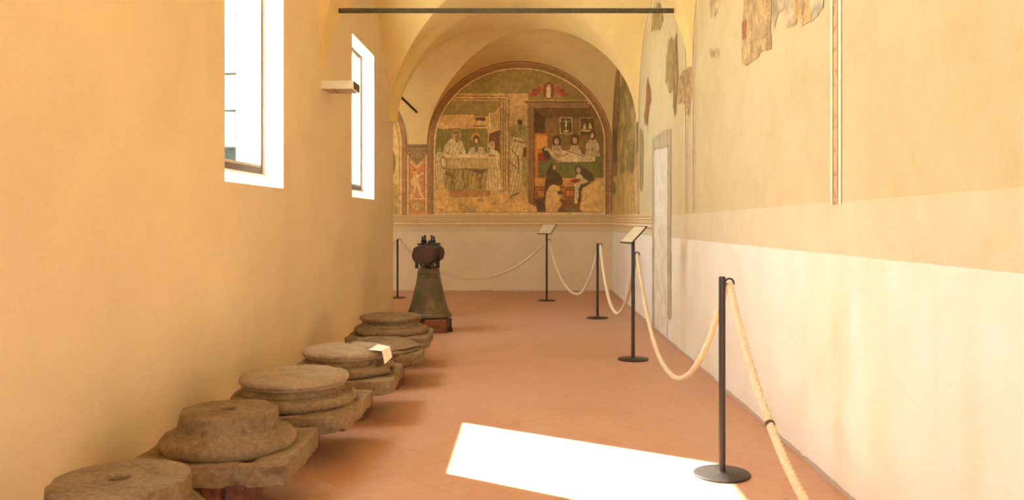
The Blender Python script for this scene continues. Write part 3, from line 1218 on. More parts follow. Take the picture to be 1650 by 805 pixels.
# 1. far bay: faded landscape in the last lunette
cv = Canvas(11.75, 15.42, 1.42, H + 2.88, 62, 51)
vc_, vh_ = (12.02 + YB) / 2, (YB - 12.02) / 2
e_ = np.sqrt(np.clip(1 - ((cv.X0_ - vc_) / vh_) ** 2, 0, 1))
sp_ = 1.38 + (1.36 - 1.38) * ((cv.X0_ - vc_) / vh_ + 1) / 2
lun = (cv.Y0_ < H + sp_ + (APEX - sp_) * e_ - 0.015)
cv.fill(lun, (168, 138, 72))
n_ = fbm(cv.h, cv.w, 26, 5, 61, (1, 2.2))
n2_ = fbm(cv.h, cv.w, 18, 5, 62, (1, 2.5))
up = lun & (cv.Y0_ > 2.0 + (n_ - .5) * 1.6)
cv.fill(up, (118, 106, 56))
cv.fill(up & (n2_ > .56), (98, 92, 52))
cv.fill(up & (n2_ < .42), (152, 130, 70))
# painted building at the far side and dark column
cv.fill(lun & (cv.X0_ > 14.55) & (cv.Y0_ > 2.1), (112, 82, 48))
cv.fill(lun & (cv.X0_ > 14.2) & (cv.X0_ < 14.42) & (cv.Y0_ > 3.0), (92, 58, 36))
cv.fill(lun & (cv.X0_ > 14.5) & (cv.X0_ < 15.2) & (cv.Y0_ > 2.35) & (cv.Y0_ < 2.95), (78, 62, 40))
cv.wobble(.25, 20)
for i in range(46):
    a_ = 12.1 + 2.6 * rng.rand()
    z_ = 1.75 + 1.6 * rng.rand() * (1 if a_ > 12.6 else .6)
    cv.L([(a_, z_), (a_ + .12 * (rng.rand() - .5), z_ - .15 - .35 * rng.rand())], .03, [(72, 66, 40), (150, 126, 70), (96, 86, 50), (122, 88, 48)][i % 4])
for i in range(9):
    z_ = 1.62 + i * .11
    cv.L([(12.25, z_), (12.75, z_ + .05)], .018, (104, 82, 44))
cv.L([(12.0, 1.42), (12.0, 2.75)], .06, (196, 168, 104))
cv.L([(12.07, 1.42), (12.07, 2.75)], .02, (120, 84, 46))
cv.L([(15.3, 1.42), (15.3, 2.7)], .08, (120, 80, 48))
cv.X, cv.Y = cv.X0_, cv.Y0_
cv.grain(.06, 12, 63)
o = cv.build('fresco', M_pig, right3d, (1.6, 1.7, 2.2))
tag(o, 'faded green landscape fresco on the right wall in the farthest bay', 'fresco')


def fragment(pts, base, paint, label, res=90, wob=.05, seed=70, gain=GR, cell=9, pre=None):
    q = rp(pts)
    xs_ = [p[0] for p in q]
    zs_ = [p[1] for p in q]
    cv = Canvas(min(xs_) - .04, max(xs_) + .04, min(zs_) - .04, max(zs_) + .04, res, seed)
    cv.wobble(wob, cell)
    m = cv.inside(q)
    if pre is not None:
        m &= pre(cv)
    cv.fill(m, base)
    paint(cv)
    cv.X, cv.Y = cv.X0_, cv.Y0_
    cv.grain(.06, 8, seed + 3)
    cv.grain(.05, 3, seed + 4)
    o = cv.build('fresco_fragment', M_pig, right3d, gain)
    return tag(o, label, 'fresco fragment', 'fresco remains on the right wall')


def streaks(cv, n, cols, wd=.012, ln=.3, seed=1, y0=None, y1=None):
    rs = np.random.RandomState(seed)
    for i in range(n):
        a_ = cv.x0 + (cv.x1 - cv.x0) * rs.rand()
        z_ = cv.y0 + (cv.y1 - cv.y0) * rs.rand()
        cv.L([(a_, z_), (a_ + .04 * (rs.rand() - .5), z_ - ln * (.4 + rs.rand()))], wd, cols[i % len(cols)], .8)


def f2(cv):
    streaks(cv, 80, [(196, 156, 98), (232, 196, 136), (180, 136, 84), (206, 164, 100)], .010, .3, 3)
    for dx in (0.0, .10):
        a_ = rz(1240) + dx * .5
        cv.L([(a_, 4), (a_, 1)], .018, (196, 146, 96))
    for i in range(40):
        z_ = rh(1240, 0) + .6 - i * .035
        cv.E(rz(1240) + .025, z_, .015, .010, (170, 116, 76))
    cv.P(rp([(1197, 35), (1204, 30), (1205, 60), (1198, 62)]), (178, 104, 66))


fragment([(1196, 107), (1195, 85), (1197, 30), (1203, -60), (1246, -60), (1243, 78), (1228, 86), (1212, 98), (1202, 108)],
         (212, 172, 112), f2, 'tall brown fresco fragment with a beaded edge, high on the near right wall', 100, .05, 71)


def f3(cv):
    cv.P(rp([(1246, -60), (1262, -60), (1246, 60)]), (180, 150, 108))
    cv.P(rp([(1262, -60), (1280, -60), (1280, 60), (1262, 60)]), (206, 180, 138))
    cv.P(rp([(1280, -60), (1292, -60), (1292, 60), (1280, 60)]), (226, 172, 104))
    cv.P(rp([(1292, -60), (1297, -60), (1297, 60), (1292, 60)]), (168, 132, 92))
    cv.P(rp([(1297, -60), (1309, -60), (1309, 60), (1297, 60)]), (230, 178, 110))
    cv.P(rp([(1309, -60), (1335, -60), (1335, 60), (1309, 60)]), (220, 204, 156))
    streaks(cv, 40, [(196, 160, 110), (220, 186, 132)], .010, .3, 4)


fragment([(1246, 60), (1247, -60), (1330, -60), (1328, 12), (1316, 30), (1300, 36), (1292, 44), (1286, 38), (1270, 48), (1266, 46), (1264, 20), (1256, 20)],
         (206, 180, 138), f3, 'striped orange and grey fresco fragment, nearest to the tall painted border', 100, .05, 72)
fragment([(1142, 78), (1150, 76), (1161, 75), (1162, 90), (1156, 96), (1150, 92), (1143, 90)],
         (206, 176, 126), lambda cv: streaks(cv, 20, [(190, 156, 108)], .012, .1, 5),
         'small faint grey patch of fresco between corbel and tall brown fragment', 80, .08, 73)
fragment([(1144, 20), (1142, -50), (1170, -50), (1160, 14), (1150, 30), (1146, 34)],
         (212, 180, 124), lambda cv: streaks(cv, 40, [(188, 152, 98), (222, 190, 132)], .014, .3, 6),
         'grey green fresco fragment beside the vault, above the small faint patch', 70, .09, 74)

# corbel painting at the pier between the bays
def f5(cv):
    rs = np.random.RandomState(8)
    for i in range(160):
        a_ = cv.x0 + (cv.x1 - cv.x0) * rs.rand()
        z_ = 2.3 + .7 * rs.rand()
        cv.E(a_, z_, .022, .03, [(168, 140, 98), (206, 180, 132), (142, 116, 78), (190, 160, 110)][i % 4], .8)
    for i in range(5):
        z_ = 2.32 - i * .035
        cv.L([(7.9, z_), (8.8, z_ - .02)], .012, (150, 122, 80))


fragment([(1095, 125), (1101, 114), (1108, 109), (1116, 107), (1116, 152), (1113, 166), (1112, 186), (1105, 187), (1105, 170), (1098, 168), (1088, 165), (1092, 150)],
         (178, 148, 100), f5, 'rough painted corbel under the near vault springing on the right wall', 110, .05, 75, (1.15, 1.2, 1.5))
fragment([(1088, 60), (1092, 50), (1093, 120), (1090, 182), (1087, 190), (1085, 175), (1086, 110)],
         (168, 120, 70), lambda cv: streaks(cv, 30, [(146, 98, 58), (190, 150, 90)], .02, .3, 9),
         'narrow vertical brown fresco strip left of the rough painted corbel', 70, .08, 76)
fragment([(1074, 90), (1078, 62), (1086, 58), (1086, 150), (1080, 155), (1076, 140), (1072, 130)],
         (178, 150, 92), lambda cv: streaks(cv, 40, [(150, 128, 76), (194, 164, 102)], .02, .3, 10),
         'faded olive fresco patch above the walled-up doorway', 60, .12, 77)
fragment([(1040, 170), (1042, 140), (1045, 120), (1050, 150), (1050, 165), (1047, 172), (1044, 200), (1040, 205), (1038, 190)],
         (160, 104, 58), lambda cv: streaks(cv, 30, [(140, 84, 46), (176, 128, 70)], .02, .3, 11),
         'reddish brown fresco fragment on the far side of the middle bay', 60, .12, 78)
fragment([(1052, 25), (1058, 5), (1066, 5), (1070, 35), (1064, 50), (1060, 55), (1056, 46), (1049, 60)],
         (176, 138, 78), lambda cv: streaks(cv, 30, [(150, 112, 60), (192, 156, 92)], .02, .25, 12),
         'tan fresco patch under the arch of the middle bay', 60, .12, 79)
fragment([(1031, 300), (1031, 210), (1033, 202), (1037, 215), (1037, 290), (1036, 305), (1033, 312)],
         (176, 146, 88), lambda cv: streaks(cv, 30, [(150, 112, 66), (192, 164, 102)], .02, .3, 13),
         'pale worn strip of painted pilaster just below the far vault springing', 60, .06, 80)


# walled-up doorway with grey painted surround
def door_paint(cv):
    q = rp([(1055, 700), (1055, 243), (1076, 236), (1076, 700)])
    cv.P(q, (232, 218, 190))
    streaks(cv, 10, [(228, 213, 184), (234, 220, 193)], .03, .5, 21)
    cv.L([rp([(1077.5, 235)])[0], rp([(1077.5, 520)])[0]], .022, (150, 132, 98))
    cv.L([rp([(1053.5, 240)])[0], rp([(1053.5, 520)])[0]], .03, (160, 142, 106))
    cv.L(rp([(1053, 243), (1079, 233)]), .02, (170, 148, 104))


q = Canvas(rz(1082), rz(1051), 0.03, H + 1.05, 70, 85)
q.wobble(.05, 12)
dm = q.inside([(rz(1082) + .0, .26), (rz(1078.5), .22), (rz(1076.5), .24), (rz(1075.9), .34), (rz(1076), .03 - .2), (rz(1052), -.2), (rz(1051.2), .1), (rz(1051), H + 1.0), (rz(1082), H + 1.0)])
q.fill(dm, (186, 166, 126))
door_paint(q)
q.X, q.Y = q.X0_, q.Y0_
q.grain(.03, 9, 88)
o = q.build('doorway_outline', M_pig, right3d, (1.12, 1.22, 1.5))
tag(o, 'tall walled-up doorway outlined in grey paint on the right wall', 'blocked doorway')


# painted borders along lunettes of the right wall (trims)
def arch_pts(y0, y1, s0, s1, inset, zbot0, zbot1, n=60):
    pts = []
    yc_, hy_ = (y0 + y1) / 2, (y1 - y0) / 2
    pts.append((y0 + inset, zbot0))
    for i in range(n + 1):
        v = -math.cos(math.pi * i / n)
        s = s0 + (s1 - s0) * (v + 1) / 2
        kx = (hy_ - inset) / hy_
        rise = APEX - s - inset
        pts.append((yc_ + v * hy_ * kx, H + s + rise * math.sqrt(max(0, 1 - v * v))))
    pts.append((y1 - inset, zbot1))
    return pts


def ribbon(bm, pts, a, b, x, mi=0, inward=None, step=None):
    """band between offsets a and b to the inside of the line"""
    c = Vector((sum(p[0] for p in pts) / len(pts), 0))
    out = []
    for i, p in enumerate(pts):
        p0 = Vector(pts[max(i - 1, 0)])
        p1 = Vector(pts[min(i + 1, len(pts) - 1)])
        t = (p1 - p0).normalized()
        nrm = Vector((t.y, -t.x))
        out.append((Vector(p) + nrm * a, Vector(p) + nrm * b))
    for (a0, b0), (a1, b1) in zip(out, out[1:]):
        v = [bm.verts.new((x, q_.x, q_.y)) for q_ in (a0, a1, b1, b0)]
        f = bm.faces.new(v)
        f.material_index = mi


def make_border(c1, c2, name):
    m, nt, b = new_mat(name)
    v = coords(nt)
    ch = nt.nodes.new('ShaderNodeTexVoronoi')
    ch.inputs['Scale'].default_value = 26
    nt.links.new(v, ch.inputs['Vector'])
    n = noise_node(nt, 18, 5, .7, v)
    col = mixc(nt, ramp(nt, ch.outputs['Distance'], [(0.25, (0, 0, 0)), (0.45, (1, 1, 1))]), c1, c2)
    col = mixc(nt, ramp(nt, n, [(0.45, (0, 0, 0)), (0.75, (.8, .8, .8))]), col, (0.72, 0.54, 0.28))
    nt.links.new(col, b.inputs['Base Color'])
    b.inputs['Roughness'].default_value = .9
    return m


M_bordbrown = make_border((0.44, 0.25, 0.11), (0.62, 0.40, 0.19), 'red_brown_border')
M_bordpale = simple('pale_border', (0.82, 0.72, 0.50), .9, 0, .06, 12)
M_bordline = simple('border_line', (0.42, 0.26, 0.12), .9, 0, .2, 20)
BORD = [M_bordpale, M_bordbrown, M_bordline]
ZB = H + 0.07


def border(n_, y0, y1, s0, s1, zb0, zb1, inset=0.0, label=''):
    mb = MB()
    pts = arch_pts(y0, y1, s0, s1, inset, zb0, zb1)
    x = XR - 0.004
    ribbon(mb.bm, pts, 0.0, 0.040, x, 0)
    ribbon(mb.bm, pts, 0.040, 0.050, x - .0015, 2)
    ribbon(mb.bm, pts, 0.050, 0.105, x, 1)
    ribbon(mb.bm, pts, 0.105, 0.114, x - .0015, 2)
    ribbon(mb.bm, pts, 0.114, 0.150, x, 0)
    return struct(mb.build('trim_%d' % n_, BORD), label)


border(1, 4.12, 7.90, 1.45, 1.45, ZB, ZB, 0.0, 'painted border around the near lunette of the right wall')
border(2, 8.10, 11.80, 1.45, 1.38, ZB, ZB, 0.02, 'painted border around the middle lunette of the right wall')

# painted moulding above the dado: end wall and farthest part of right wall
M_mould = plaster('painted_moulding', (0.70, 0.52, 0.26), .08, 3)
M_mould_hi = simple('moulding_light', (0.80, 0.64, 0.36), .9, 0, .08, 10)
M_mould_lo = simple('moulding_dark', (0.36, 0.22, 0.10), .9, 0, .25, 14)
z0m, z1m = H - 0.165, H + 0.085
bands = [(0, .045, 0), (.045, .055, 2), (.055, .095, 1), (.095, .103, 2), (.103, .150, 0), (.150, .158, 2), (.158, .180, 1), (.180, .190, 2), (.190, .25, 0)]
mb = MB()
for a, b_, mi in bands:
    dpt = {0: .004, 1: .010, 2: .002}[mi]
    mb.box(WX0 - 0.3, XR - .001, YB - dpt, YB, z0m + a, z0m + b_, mi=mi)
struct(mb.build('trim_3', [M_mould, M_mould_hi, M_mould_lo]), 'painted moulding across the end wall below the frescoes')
mb = MB()
for a, b_, mi in bands:
    dpt = {0: .004, 1: .010, 2: .002}[mi]
    mb.box(XR - dpt, XR, rz(1050.5), YB - .012, z0m + a, z0m + b_, mi=mi)
struct(mb.build('trim_4', [M_mould, M_mould_hi, M_mould_lo]), 'painted moulding on the far part of the right wall')

# ------------------------------------------------------------------ tie rods
mb = MB()
zt = H + 1.985
mb.tube([(-1.84, 8.0, zt - 0.012), (1.40, 8.0, zt + 0.012)], 0.0, 4)
mb.bm.free()
mb = MB()
mb.box(-1.815, 1.385, 7.985, 8.01, zt - 0.024, zt + 0.020, 0.004)
o = mb.build('tie_rod', M_rod)
o.location = (0, 0, 0.0)
tag(o, 'long dark iron tie rod crossing the near vault from side to side', 'tie rod')
mb = MB()
mb.box(-2.065, -2.035, 12.35, 15.44, H + 1.93, H + 1.965, 0.004)
o = mb.build('tie_rod', M_rod)
tag(o, 'short iron tie rod under the far arch above the end of the left wall', 'tie rod')

# ------------------------------------------------------------------ wall lamp
lp = thing('wall_lamp', (XL, 8.05, H + 1.225), 'cream box-shaped uplighter fixed to the left wall beside the second window', 'lamp')
mb = MB()
mb.box(0.0, 0.305, -0.145, 0.145, 0.0, 0.078, 0.003)
mb.build('housing', M_lampwhite, lp)
mb = MB()
mb.box(0.303, 0.309, -0.140, 0.140, 0.003, 0.075, 0.001)
mb.build('shaded_end', M_lampdark, lp)  # end of the cream box, its shade put into the colour
mb = MB()
mb.box(0.02, 0.10, -0.135, 0.135, -0.005, 0.002, 0.001)
mb.box(0.125, 0.265, -0.135, 0.135, -0.005, 0.002, 0.001)
mb.build('underside_panel', simple('tan_enamel', (0.50, 0.34, 0.17), .5), lp)
for xa_, xb_ in ((0.10, 0.122), (0.268, 0.285)):
    mb = MB()
    mb.box(xa_, xb_, -0.135, 0.135, -0.002, 0.004)
    mb.build('slot', M_lampdark, lp)


# ------------------------------------------------------------------ carved column bases
def rough(bm, amt, freq, seed, chip=0.0, zflat=None):
    off = Vector((seed * 3.7, seed * 1.3, seed * 2.1))
    bm.normal_update()
    for v in bm.verts:
        p = v.co * freq + off
        d = mnoise.fractal(p, 0.9, 2.1, 4) * amt
        c = mnoise.noise(v.co * 8 + off * 2)
        if chip and c > 0.28:
            d -= (c - 0.28) * chip
        v.co += v.normal * d


def dens(prof, step=0.008):
    out = [prof[0]]
    for (r0, z0), (r1, z1) in zip(prof, prof[1:]):
        n = max(1, int(math.hypot(r1 - r0, z1 - z0) / step))
        for i in range(1, n + 1):
            out.append((r0 + (r1 - r0) * i / n, z0 + (z1 - z0) * i / n))
    return out


def tor(rc, zc, hr, hz, a0=-90, a1=90, n=10):
    return [(rc + hr * math.cos(R(a0 + (a1 - a0) * i / n)), zc + hz * math.sin(R(a0 + (a1 - a0) * i / n))) for i in range(n + 1)]


def lathe_part(name, prof, mat, parent, seed, amt=.004, chip=.05, n=110, sq=None, tilt=None):
    mb = MB()
    mb.lathe(dens(prof), n)
    bmesh.ops.recalc_face_normals(mb.bm, faces=mb.bm.faces)
    rough(mb.bm, amt, 26, seed, chip)
    if tilt:
        mb.move(tilt)
    return mb.build(name, mat, parent, smooth=True, angle=60)


def slab_part(name, hx, hy, z0, z1, mat, parent, seed, amt=.010, chip=.12, rz_=0.0, cut=None):
    """squared plinth with worn, chipped corners"""
    n = 26
    bm = bmesh.new()
    bmesh.ops.create_cube(bm, size=2)
    bmesh.ops.subdivide_edges(bm, edges=bm.edges, cuts=n, use_grid_fill=True)
    rnd = 0.025
    for v in bm.verts:
        x, y = v.co.x * hx, v.co.y * hy
        z = (z0 + z1) / 2 + v.co.z * (z1 - z0) / 2
        # rounded, slightly worn corners
        ex, ey = abs(v.co.x) ** 10, abs(v.co.y) ** 10
        cn = (ex * ey)
        x *= 1 - 0.055 * cn
        y *= 1 - 0.055 * cn
        if abs(v.co.z) > 0.95:
            m_ = max(abs(v.co.x), abs(v.co.y))
            if m_ > 0.97:
                x *= 0.975
                y *= 0.975
        v.co = (x, y, z)
        if cut:
            cx_, cy_, d_ = cut
            s_ = x * cx_ + y * cy_ - d_
            if s_ > 0:
                v.co.x -= cx_ * s_
                v.co.y -= cy_ * s_
    mb = MB()
    mb.bm.free()
    mb.bm = bm
    bmesh.ops.recalc_face_normals(bm, faces=bm.faces)
    rough(bm, amt, 7, seed, chip)
    if rz_:
        mb.move(Matrix.Rotation(rz_, 4, 'Z'))
    return mb.build(name, mat, parent, smooth=True, angle=50)


SUP = 0.20     # height of the brick supports
GRP_ST = 'carved column bases in a row along the left wall'


def supports(x, y, which, rz_=0.0, offs=((0.135, -.10), (0.03, -.12), (-0.24, .06))):
    for i, (dx, dy) in enumerate(offs):
        mb = MB()
        mb.box(-0.042, 0.042, -0.12, 0.12, 0, SUP - 0.004, 0.004)
        o = mb.build('brick', M_brick, loc=(x + dx, y + dy, 0))
        o.rotation_euler = (0, 0, R(3 * (i - 1)))
        tag(o, ['right-hand red brick under %s' % which,
                'middle red brick under %s' % which,
                'left-hand red brick under %s' % which][i],
            'brick', 'bricks propping up the column bases')


def disc_base(x, y, rd, rt, hp, which, label, seed, mat, cut=None, rz_=0.0, topmat=None, chip=.025, h=0.255, bo=.135):
    t = thing('column_base', (x, y, SUP), label, 'column base', GRP_ST)
    slab_part('plinth', hp, hp, -0.004, 0.088, mat, t, seed, rz_=rz_, cut=cut)
    zt0 = 0.085
    prof = [(0, zt0 - .01), (rt - .035, zt0 - .01), (rt - .035, zt0)] + tor(rt - .034, zt0 + .036, .034, .035) + [(rt - .045, zt0 + .072), (rt - .046, zt0 + .080), (rd + .004, zt0 + .082)]
    prof += [(rd - .014, zt0 + .088), (rd - .026, zt0 + .098), (rd - .030, zt0 + .110), (rd - .024, zt0 + .120), (0, zt0 + .120)]
    lathe_part('torus', prof, mat, t, seed + 1, .003, chip)
    zd = zt0 + .116
    prof = [(0, zd), (rd - .014, zd), (rd - .014, zd + .008)] + tor(rd - .021, zd + .030, .021, .022, -80, 80) + [(rd - .035, h + .001), (rd - .15, h + .002), (0, h + .002)]
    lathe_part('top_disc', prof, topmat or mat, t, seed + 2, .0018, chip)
    supports(x, y, which, offs=((bo, -.10), (bo - .105, -.12), (-0.24, .06)))
    return t


def drum_base(x, y, rd, rt, hp, which, label, seed, mat, square=True, rz_=0.0, cut=None, tall=.10):
    t = thing('column_base', (x, y, SUP), label, 'column base', GRP_ST)
    zt0 = 0.085
    if square:
        slab_part('plinth', hp, hp, -0.004, zt0 + .004, mat, t, seed, rz_=rz_, cut=cut)
    else:
        lathe_part('plinth', [(0, 0), (hp, 0), (hp + .004, .01), (hp + .004, zt0 - .01), (hp - .02, zt0), (0, zt0)], mat, t, seed, .008, .1)
    prof = [(0, zt0 - .01), (rt - .04, zt0 - .01)] + tor(rt - .036, zt0 + .034, .036, .038) + \
        [(rt - .044, zt0 + .078), (rt - .048, zt0 + .084), (rd + .010, zt0 + .092), (rd + .004, zt0 + .10), (0, zt0 + .10)]
    lathe_part('torus', prof, mat, t, seed + 1, .003, .03)
    hr = 0.036
    z1 = .26
    prof = [(0, z1 - .05), (0.0, z1 - .045)]
    prof = [(0, zt0 + .06), (rd, zt0 + .06), (rd + .002, zt0 + .12), (rd, z1 - .009), (rd - .003, z1 - .002), (rd - .011, z1), (hr + .004, z1), (hr, z1 - .004), (hr * .95, z1 - .10), (0, z1 - .102)]
    lathe_part('drum', prof, mat, t, seed + 2, .0022, .025)
    supports(x, y, which, offs=((0.105, -.10), (0.005, -.12), (-0.20, .06)))
    return t


drum_base(-1.405, 2.885, .228, .278, .27, 'the nearest column base', 'short round column drum with a dowel hole, nearest the viewer, cut by the frame', 3, M_stone, square=False)
drum_base(-1.405, 3.93, .222, .306, .348, 'the second column base from the viewer', 'column base with a dowel hole in its raised drum and a wide square plinth', 11, M_stone, rz_=R(2))
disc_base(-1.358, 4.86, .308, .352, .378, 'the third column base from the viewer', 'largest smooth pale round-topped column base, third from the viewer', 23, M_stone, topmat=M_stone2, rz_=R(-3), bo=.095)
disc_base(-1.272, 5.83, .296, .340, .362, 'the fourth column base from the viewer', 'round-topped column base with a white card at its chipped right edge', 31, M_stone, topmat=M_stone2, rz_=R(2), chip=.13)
disc_base(-1.282, 7.80, .288, .338, .375, 'the farthest column base', 'farthest round-topped column base, just in front of the bell', 47, M_stone, rz_=R(3))

# the worn, layered one
t = thing('column_base', (-1.20, 6.84, SUP), 'low rough weathered column base with flaking layers, second farthest in the row', 'column base', GRP_ST)
slab_part('plinth', .335, .31, -0.004, 0.085, M_stone, t, 53, .022, .25, rz_=R(4), cut=(.6, -.8, .34))
mb = MB()
prof = [(0, .07), (.27, .07), (.325, .075), (.33, .095), (.30, .105), (.315, .112), (.318, .125), (.285, .135), (.25, .150), (.19, .166), (.12, .178), (0, .182)]
mb.lathe(dens(prof, .006), 120)
bmesh.ops.recalc_face_normals(mb.bm, faces=mb.bm.faces)
mb.bm.normal_update()
for v in mb.bm.verts:
    q_ = Vector((v.co.x * 4, v.co.y * 4, v.co.z * 30))
    v.co += v.normal * mnoise.fractal(q_, .8, 2.2, 4) * .013
    v.co.z += .012 * math.floor(3 * mnoise.noise(Vector((v.co.x * 3.2, v.co.y * 3.2, 5)))) / 1.5
mb.build('weathered_top', M_stone, t, smooth=True, angle=35)
supports(-1.20, 6.84, 'the low weathered column base')

# folded card on the fourth base
mb = MB()
zc = SUP + .2585
mb.bm.free()
mb = MB()
a0 = Vector((-1.085, 5.66, zc + .014)); 
p1 = [(-1.075, 5.735), (-.985, 5.80), (-.93, 5.68), (-1.06, 5.63)]
top = [(-1.082, 5.66, zc + .006), (-1.045, 5.80, zc + .022), (-.955, 5.765, zc + .012), (-.985, 5.625, zc + .002)]
fl = [(-.955, 5.765, zc + .012), (-.985, 5.625, zc + .002), (-.962, 5.600, zc - .080), (-.935, 5.740, zc - .055)]
for quad in (top, fl):
    vs = [mb.bm.verts.new(p) for p in quad]
    mb.bm.faces.new(vs)
bmesh.ops.remove_doubles(mb.bm, verts=mb.bm.verts, dist=1e-4)
r_ = bmesh.ops.solidify(mb.bm, geom=mb.bm.faces[:], thickness=0.0015)
o = mb.build('folded_card', M_paper)
tag(o, 'small folded white card on the edge of the fourth column base', 'card')

# ------------------------------------------------------------------ bell
BX, BY = -1.215, 10.18
mb = MB()
mb.box(-.13, .13, -.13, .13, 0, .155, .006)
o = mb.build('brick_block', M_brick, loc=(-1.10, 9.985, 0))
tag(o, 'red brick block under the right front of the bell', 'brick block', 'blocks carrying the bell')
mb = MB()
mb.box(-.10, .10, -.13, .13, 0, .155, .006)
o = mb.build('brick_block', M_brick, loc=(-1.36, 10.22, 0))
tag(o, 'red brick block under the left side of the bell', 'brick block', 'blocks carrying the bell')
mb = MB()
mb.box(-.012, .022, -.03, .03, 0.04, .158, .002)
mb.box(-.022, .03, -.035, .035, 0.0, .045, .002)
o = mb.build('iron_bracket', M_iron, loc=(-.945, 10.02, 0))
tag(o, 'dark iron bracket under the right rim of the bell', 'bracket')

bell = thing('bell', (BX, BY, .158), 'old greenish bronze bell with wooden headstock, standing on brick blocks', 'bell')
mb = MB()
prof = [(.232, .012), (.252, 0), (.280, .004), (.286, .020), (.276, .040), (.256, .058), (.247, .066), (.250, .072), (.243, .084),
        (.232, .110), (.229, .117), (.231, .122), (.222, .14), (.208, .185), (.192, .25), (.178, .32), (.160, .39), (.147, .45), (.140, .490),
        (.144, .496), (.138, .505), (.137, .525), (.140, .531), (.135, .540), (.131, .565), (.122, .590), (.100, .606), (.060, .616), (0, .618)]
mb.lathe(dens(prof, .012), 72)
inn = [(.232, .012), (.215, .10), (.18, .22), (.15, .4), (.12, .56), (0, .58)]
mb.lathe(inn, 72)
bmesh.ops.remove_doubles(mb.bm, verts=mb.bm.verts, dist=1e-5)
mb.build('bell_body', M_bronze, bell, smooth=True, angle=45)
mb = MB()
for a_ in range(6):
    an = a_ * math.pi / 3
    pts = [(math.cos(an) * r__, math.sin(an) * r__, z__) for r__, z__ in ((.085, .60), (.098, .635), (.090, .675), (.055, .70), (.02, .69))]
    mb.tube(pts, .016, 8)
mb.lathe([(0, .60), (.035, .60), (.03, .70), (0, .70)], 16)
mb.build('crown', M_bronze, bell, smooth=True)
# headstock: octagonal beam end facing the viewer
mb = MB()
zc_, hw, hh_, L_ = .765, .138, .108, .26
oc = [(-hw, -.03), (-hw * .80, -hh_ * .8), (-hw * .35, -hh_), (hw * .4, -hh_), (hw * .85, -hh_ * .72), (hw, 0), (hw * .9, hh_ * .6),
      (hw * .45, hh_ * .98), (-hw * .4, hh_), (-hw * .85, hh_ * .7)]
f0 = [mb.bm.verts.new((x_, -L_, zc_ + z_)) for x_, z_ in oc]
f1 = [mb.bm.verts.new((x_ * .97, L_, zc_ + z_ * .96)) for x_, z_ in oc]
mb.bm.faces.new(f0)
mb.bm.faces.new(f1[::-1])
for i in range(len(oc)):
    j = (i + 1) % len(oc)
    mb.bm.faces.new((f0[i], f1[i], f1[j], f0[j]))
bmesh.ops.bevel(mb.bm, geom=list(mb.bm.edges), offset=.008, segments=2, affect='EDGES')
mb.move(Matrix.Rotation(R(-9), 4, 'Z'))
hs = mb.build('headstock', M_wood, bell, smooth=True, angle=30)
mb = MB()
for yy in (-.10, .09):
    ring = [(x_ * 1.05, yy, zc_ + z_ * 1.06) for x_, z_ in oc]
    for i in range(len(oc)):
        j = (i + 1) % len(oc)
        p, q_ = ring[i], ring[j]
        v = [mb.bm.verts.new(c_) for c_ in ((p[0], yy - .022, p[2]), (q_[0], yy - .022, q_[2]), (q_[0], yy + .022, q_[2]), (p[0], yy + .022, p[2]),
                                            (p[0] * .93, yy - .022, zc_ + (p[2] - zc_) * .93), (q_[0] * .93, yy - .022, zc_ + (q_[2] - zc_) * .93),
                                            (q_[0] * .93, yy + .022, zc_ + (q_[2] - zc_) * .93), (p[0] * .93, yy + .022, zc_ + (p[2] - zc_) * .93))]
        for f_ in ((0, 1, 2, 3), (0, 4, 5, 1), (3, 2, 6, 7), (4, 7, 6, 5)):
            mb.bm.faces.new([v[m_] for m_ in f_])
mb.box(-.11, .12, -.12, -.075, zc_ + hh_ * 1.0, zc_ + hh_ + .022, .004)
mb.box(-.11, .12, .065, .11, zc_ + hh_ * 1.0, zc_ + hh_ + .022, .004)
mb.move(Matrix.Rotation(R(-9), 4, 'Z'))
mb.build('iron_strap', M_iron, hs)
for (px_, py_, hgt) in ((-.062, -.10, .105), (-.034, -.09, .12), (.046, -.09, .12), (.074, -.10, .105)):
    mb = MB()
    z0_ = zc_ + hh_
    mb.lathe([(0, z0_ - .01), (.020, z0_ - .01), (.021, z0_ + .03), (.017, z0_ + .034), (.021, z0_ + .04), (.019, z0_ + .062), (.012, z0_ + .066), (.012, z0_ + hgt), (0, z0_ + hgt + .003)], 10, (px_, py_, 0))
    mb.build('bolt', M_iron, hs, smooth=True)
for sx, zz in ((-.128, .595), (.125, .60)):
    mb = MB()
    mb.box(sx - .022, sx + .022, -.13, -.115, zz, zz + .15, .004)
    mb.tube([(sx, -.122, zz + .14), (sx * .96, -.12, zz + .20), (sx * .8, -.10, zz + .24)], .009, 8)
    mb.build('hanging_plate', M_iron, hs)
mb = MB()
mb.tube([(-.175, -.2, zc_ + .0), (-.13, -.2, zc_ + .01), (-.10, -.21, zc_ + .02)], .012, 8)
mb.build('iron_pin', M_iron, hs)
mb = MB()
mb.tube([(.14, -.1, zc_ + .06), (.165, -.1, zc_ + .0), (.15, -.12, zc_ - .06), (.10, -.13, zc_ - .11)], .011, 8)
mb.build('iron_hook', M_iron, hs)
mb = MB()
mb.lathe([(0, zc_ + .10), (.012, zc_ + .10), (.012, zc_ + .155), (.02, zc_ + .158), (0, zc_ + .165)], 10, (.01, -.05, 0))
mb.build('iron_pin', M_iron, hs)


# ------------------------------------------------------------------ stanchions and ropes
RB = .148


def hook_pts(side=1, z=0, r=.024):
    return [(side * (.014 + r - r * math.cos(R(a))), 0, z + r * math.sin(R(a))) for a in range(-20, 215, 15)]


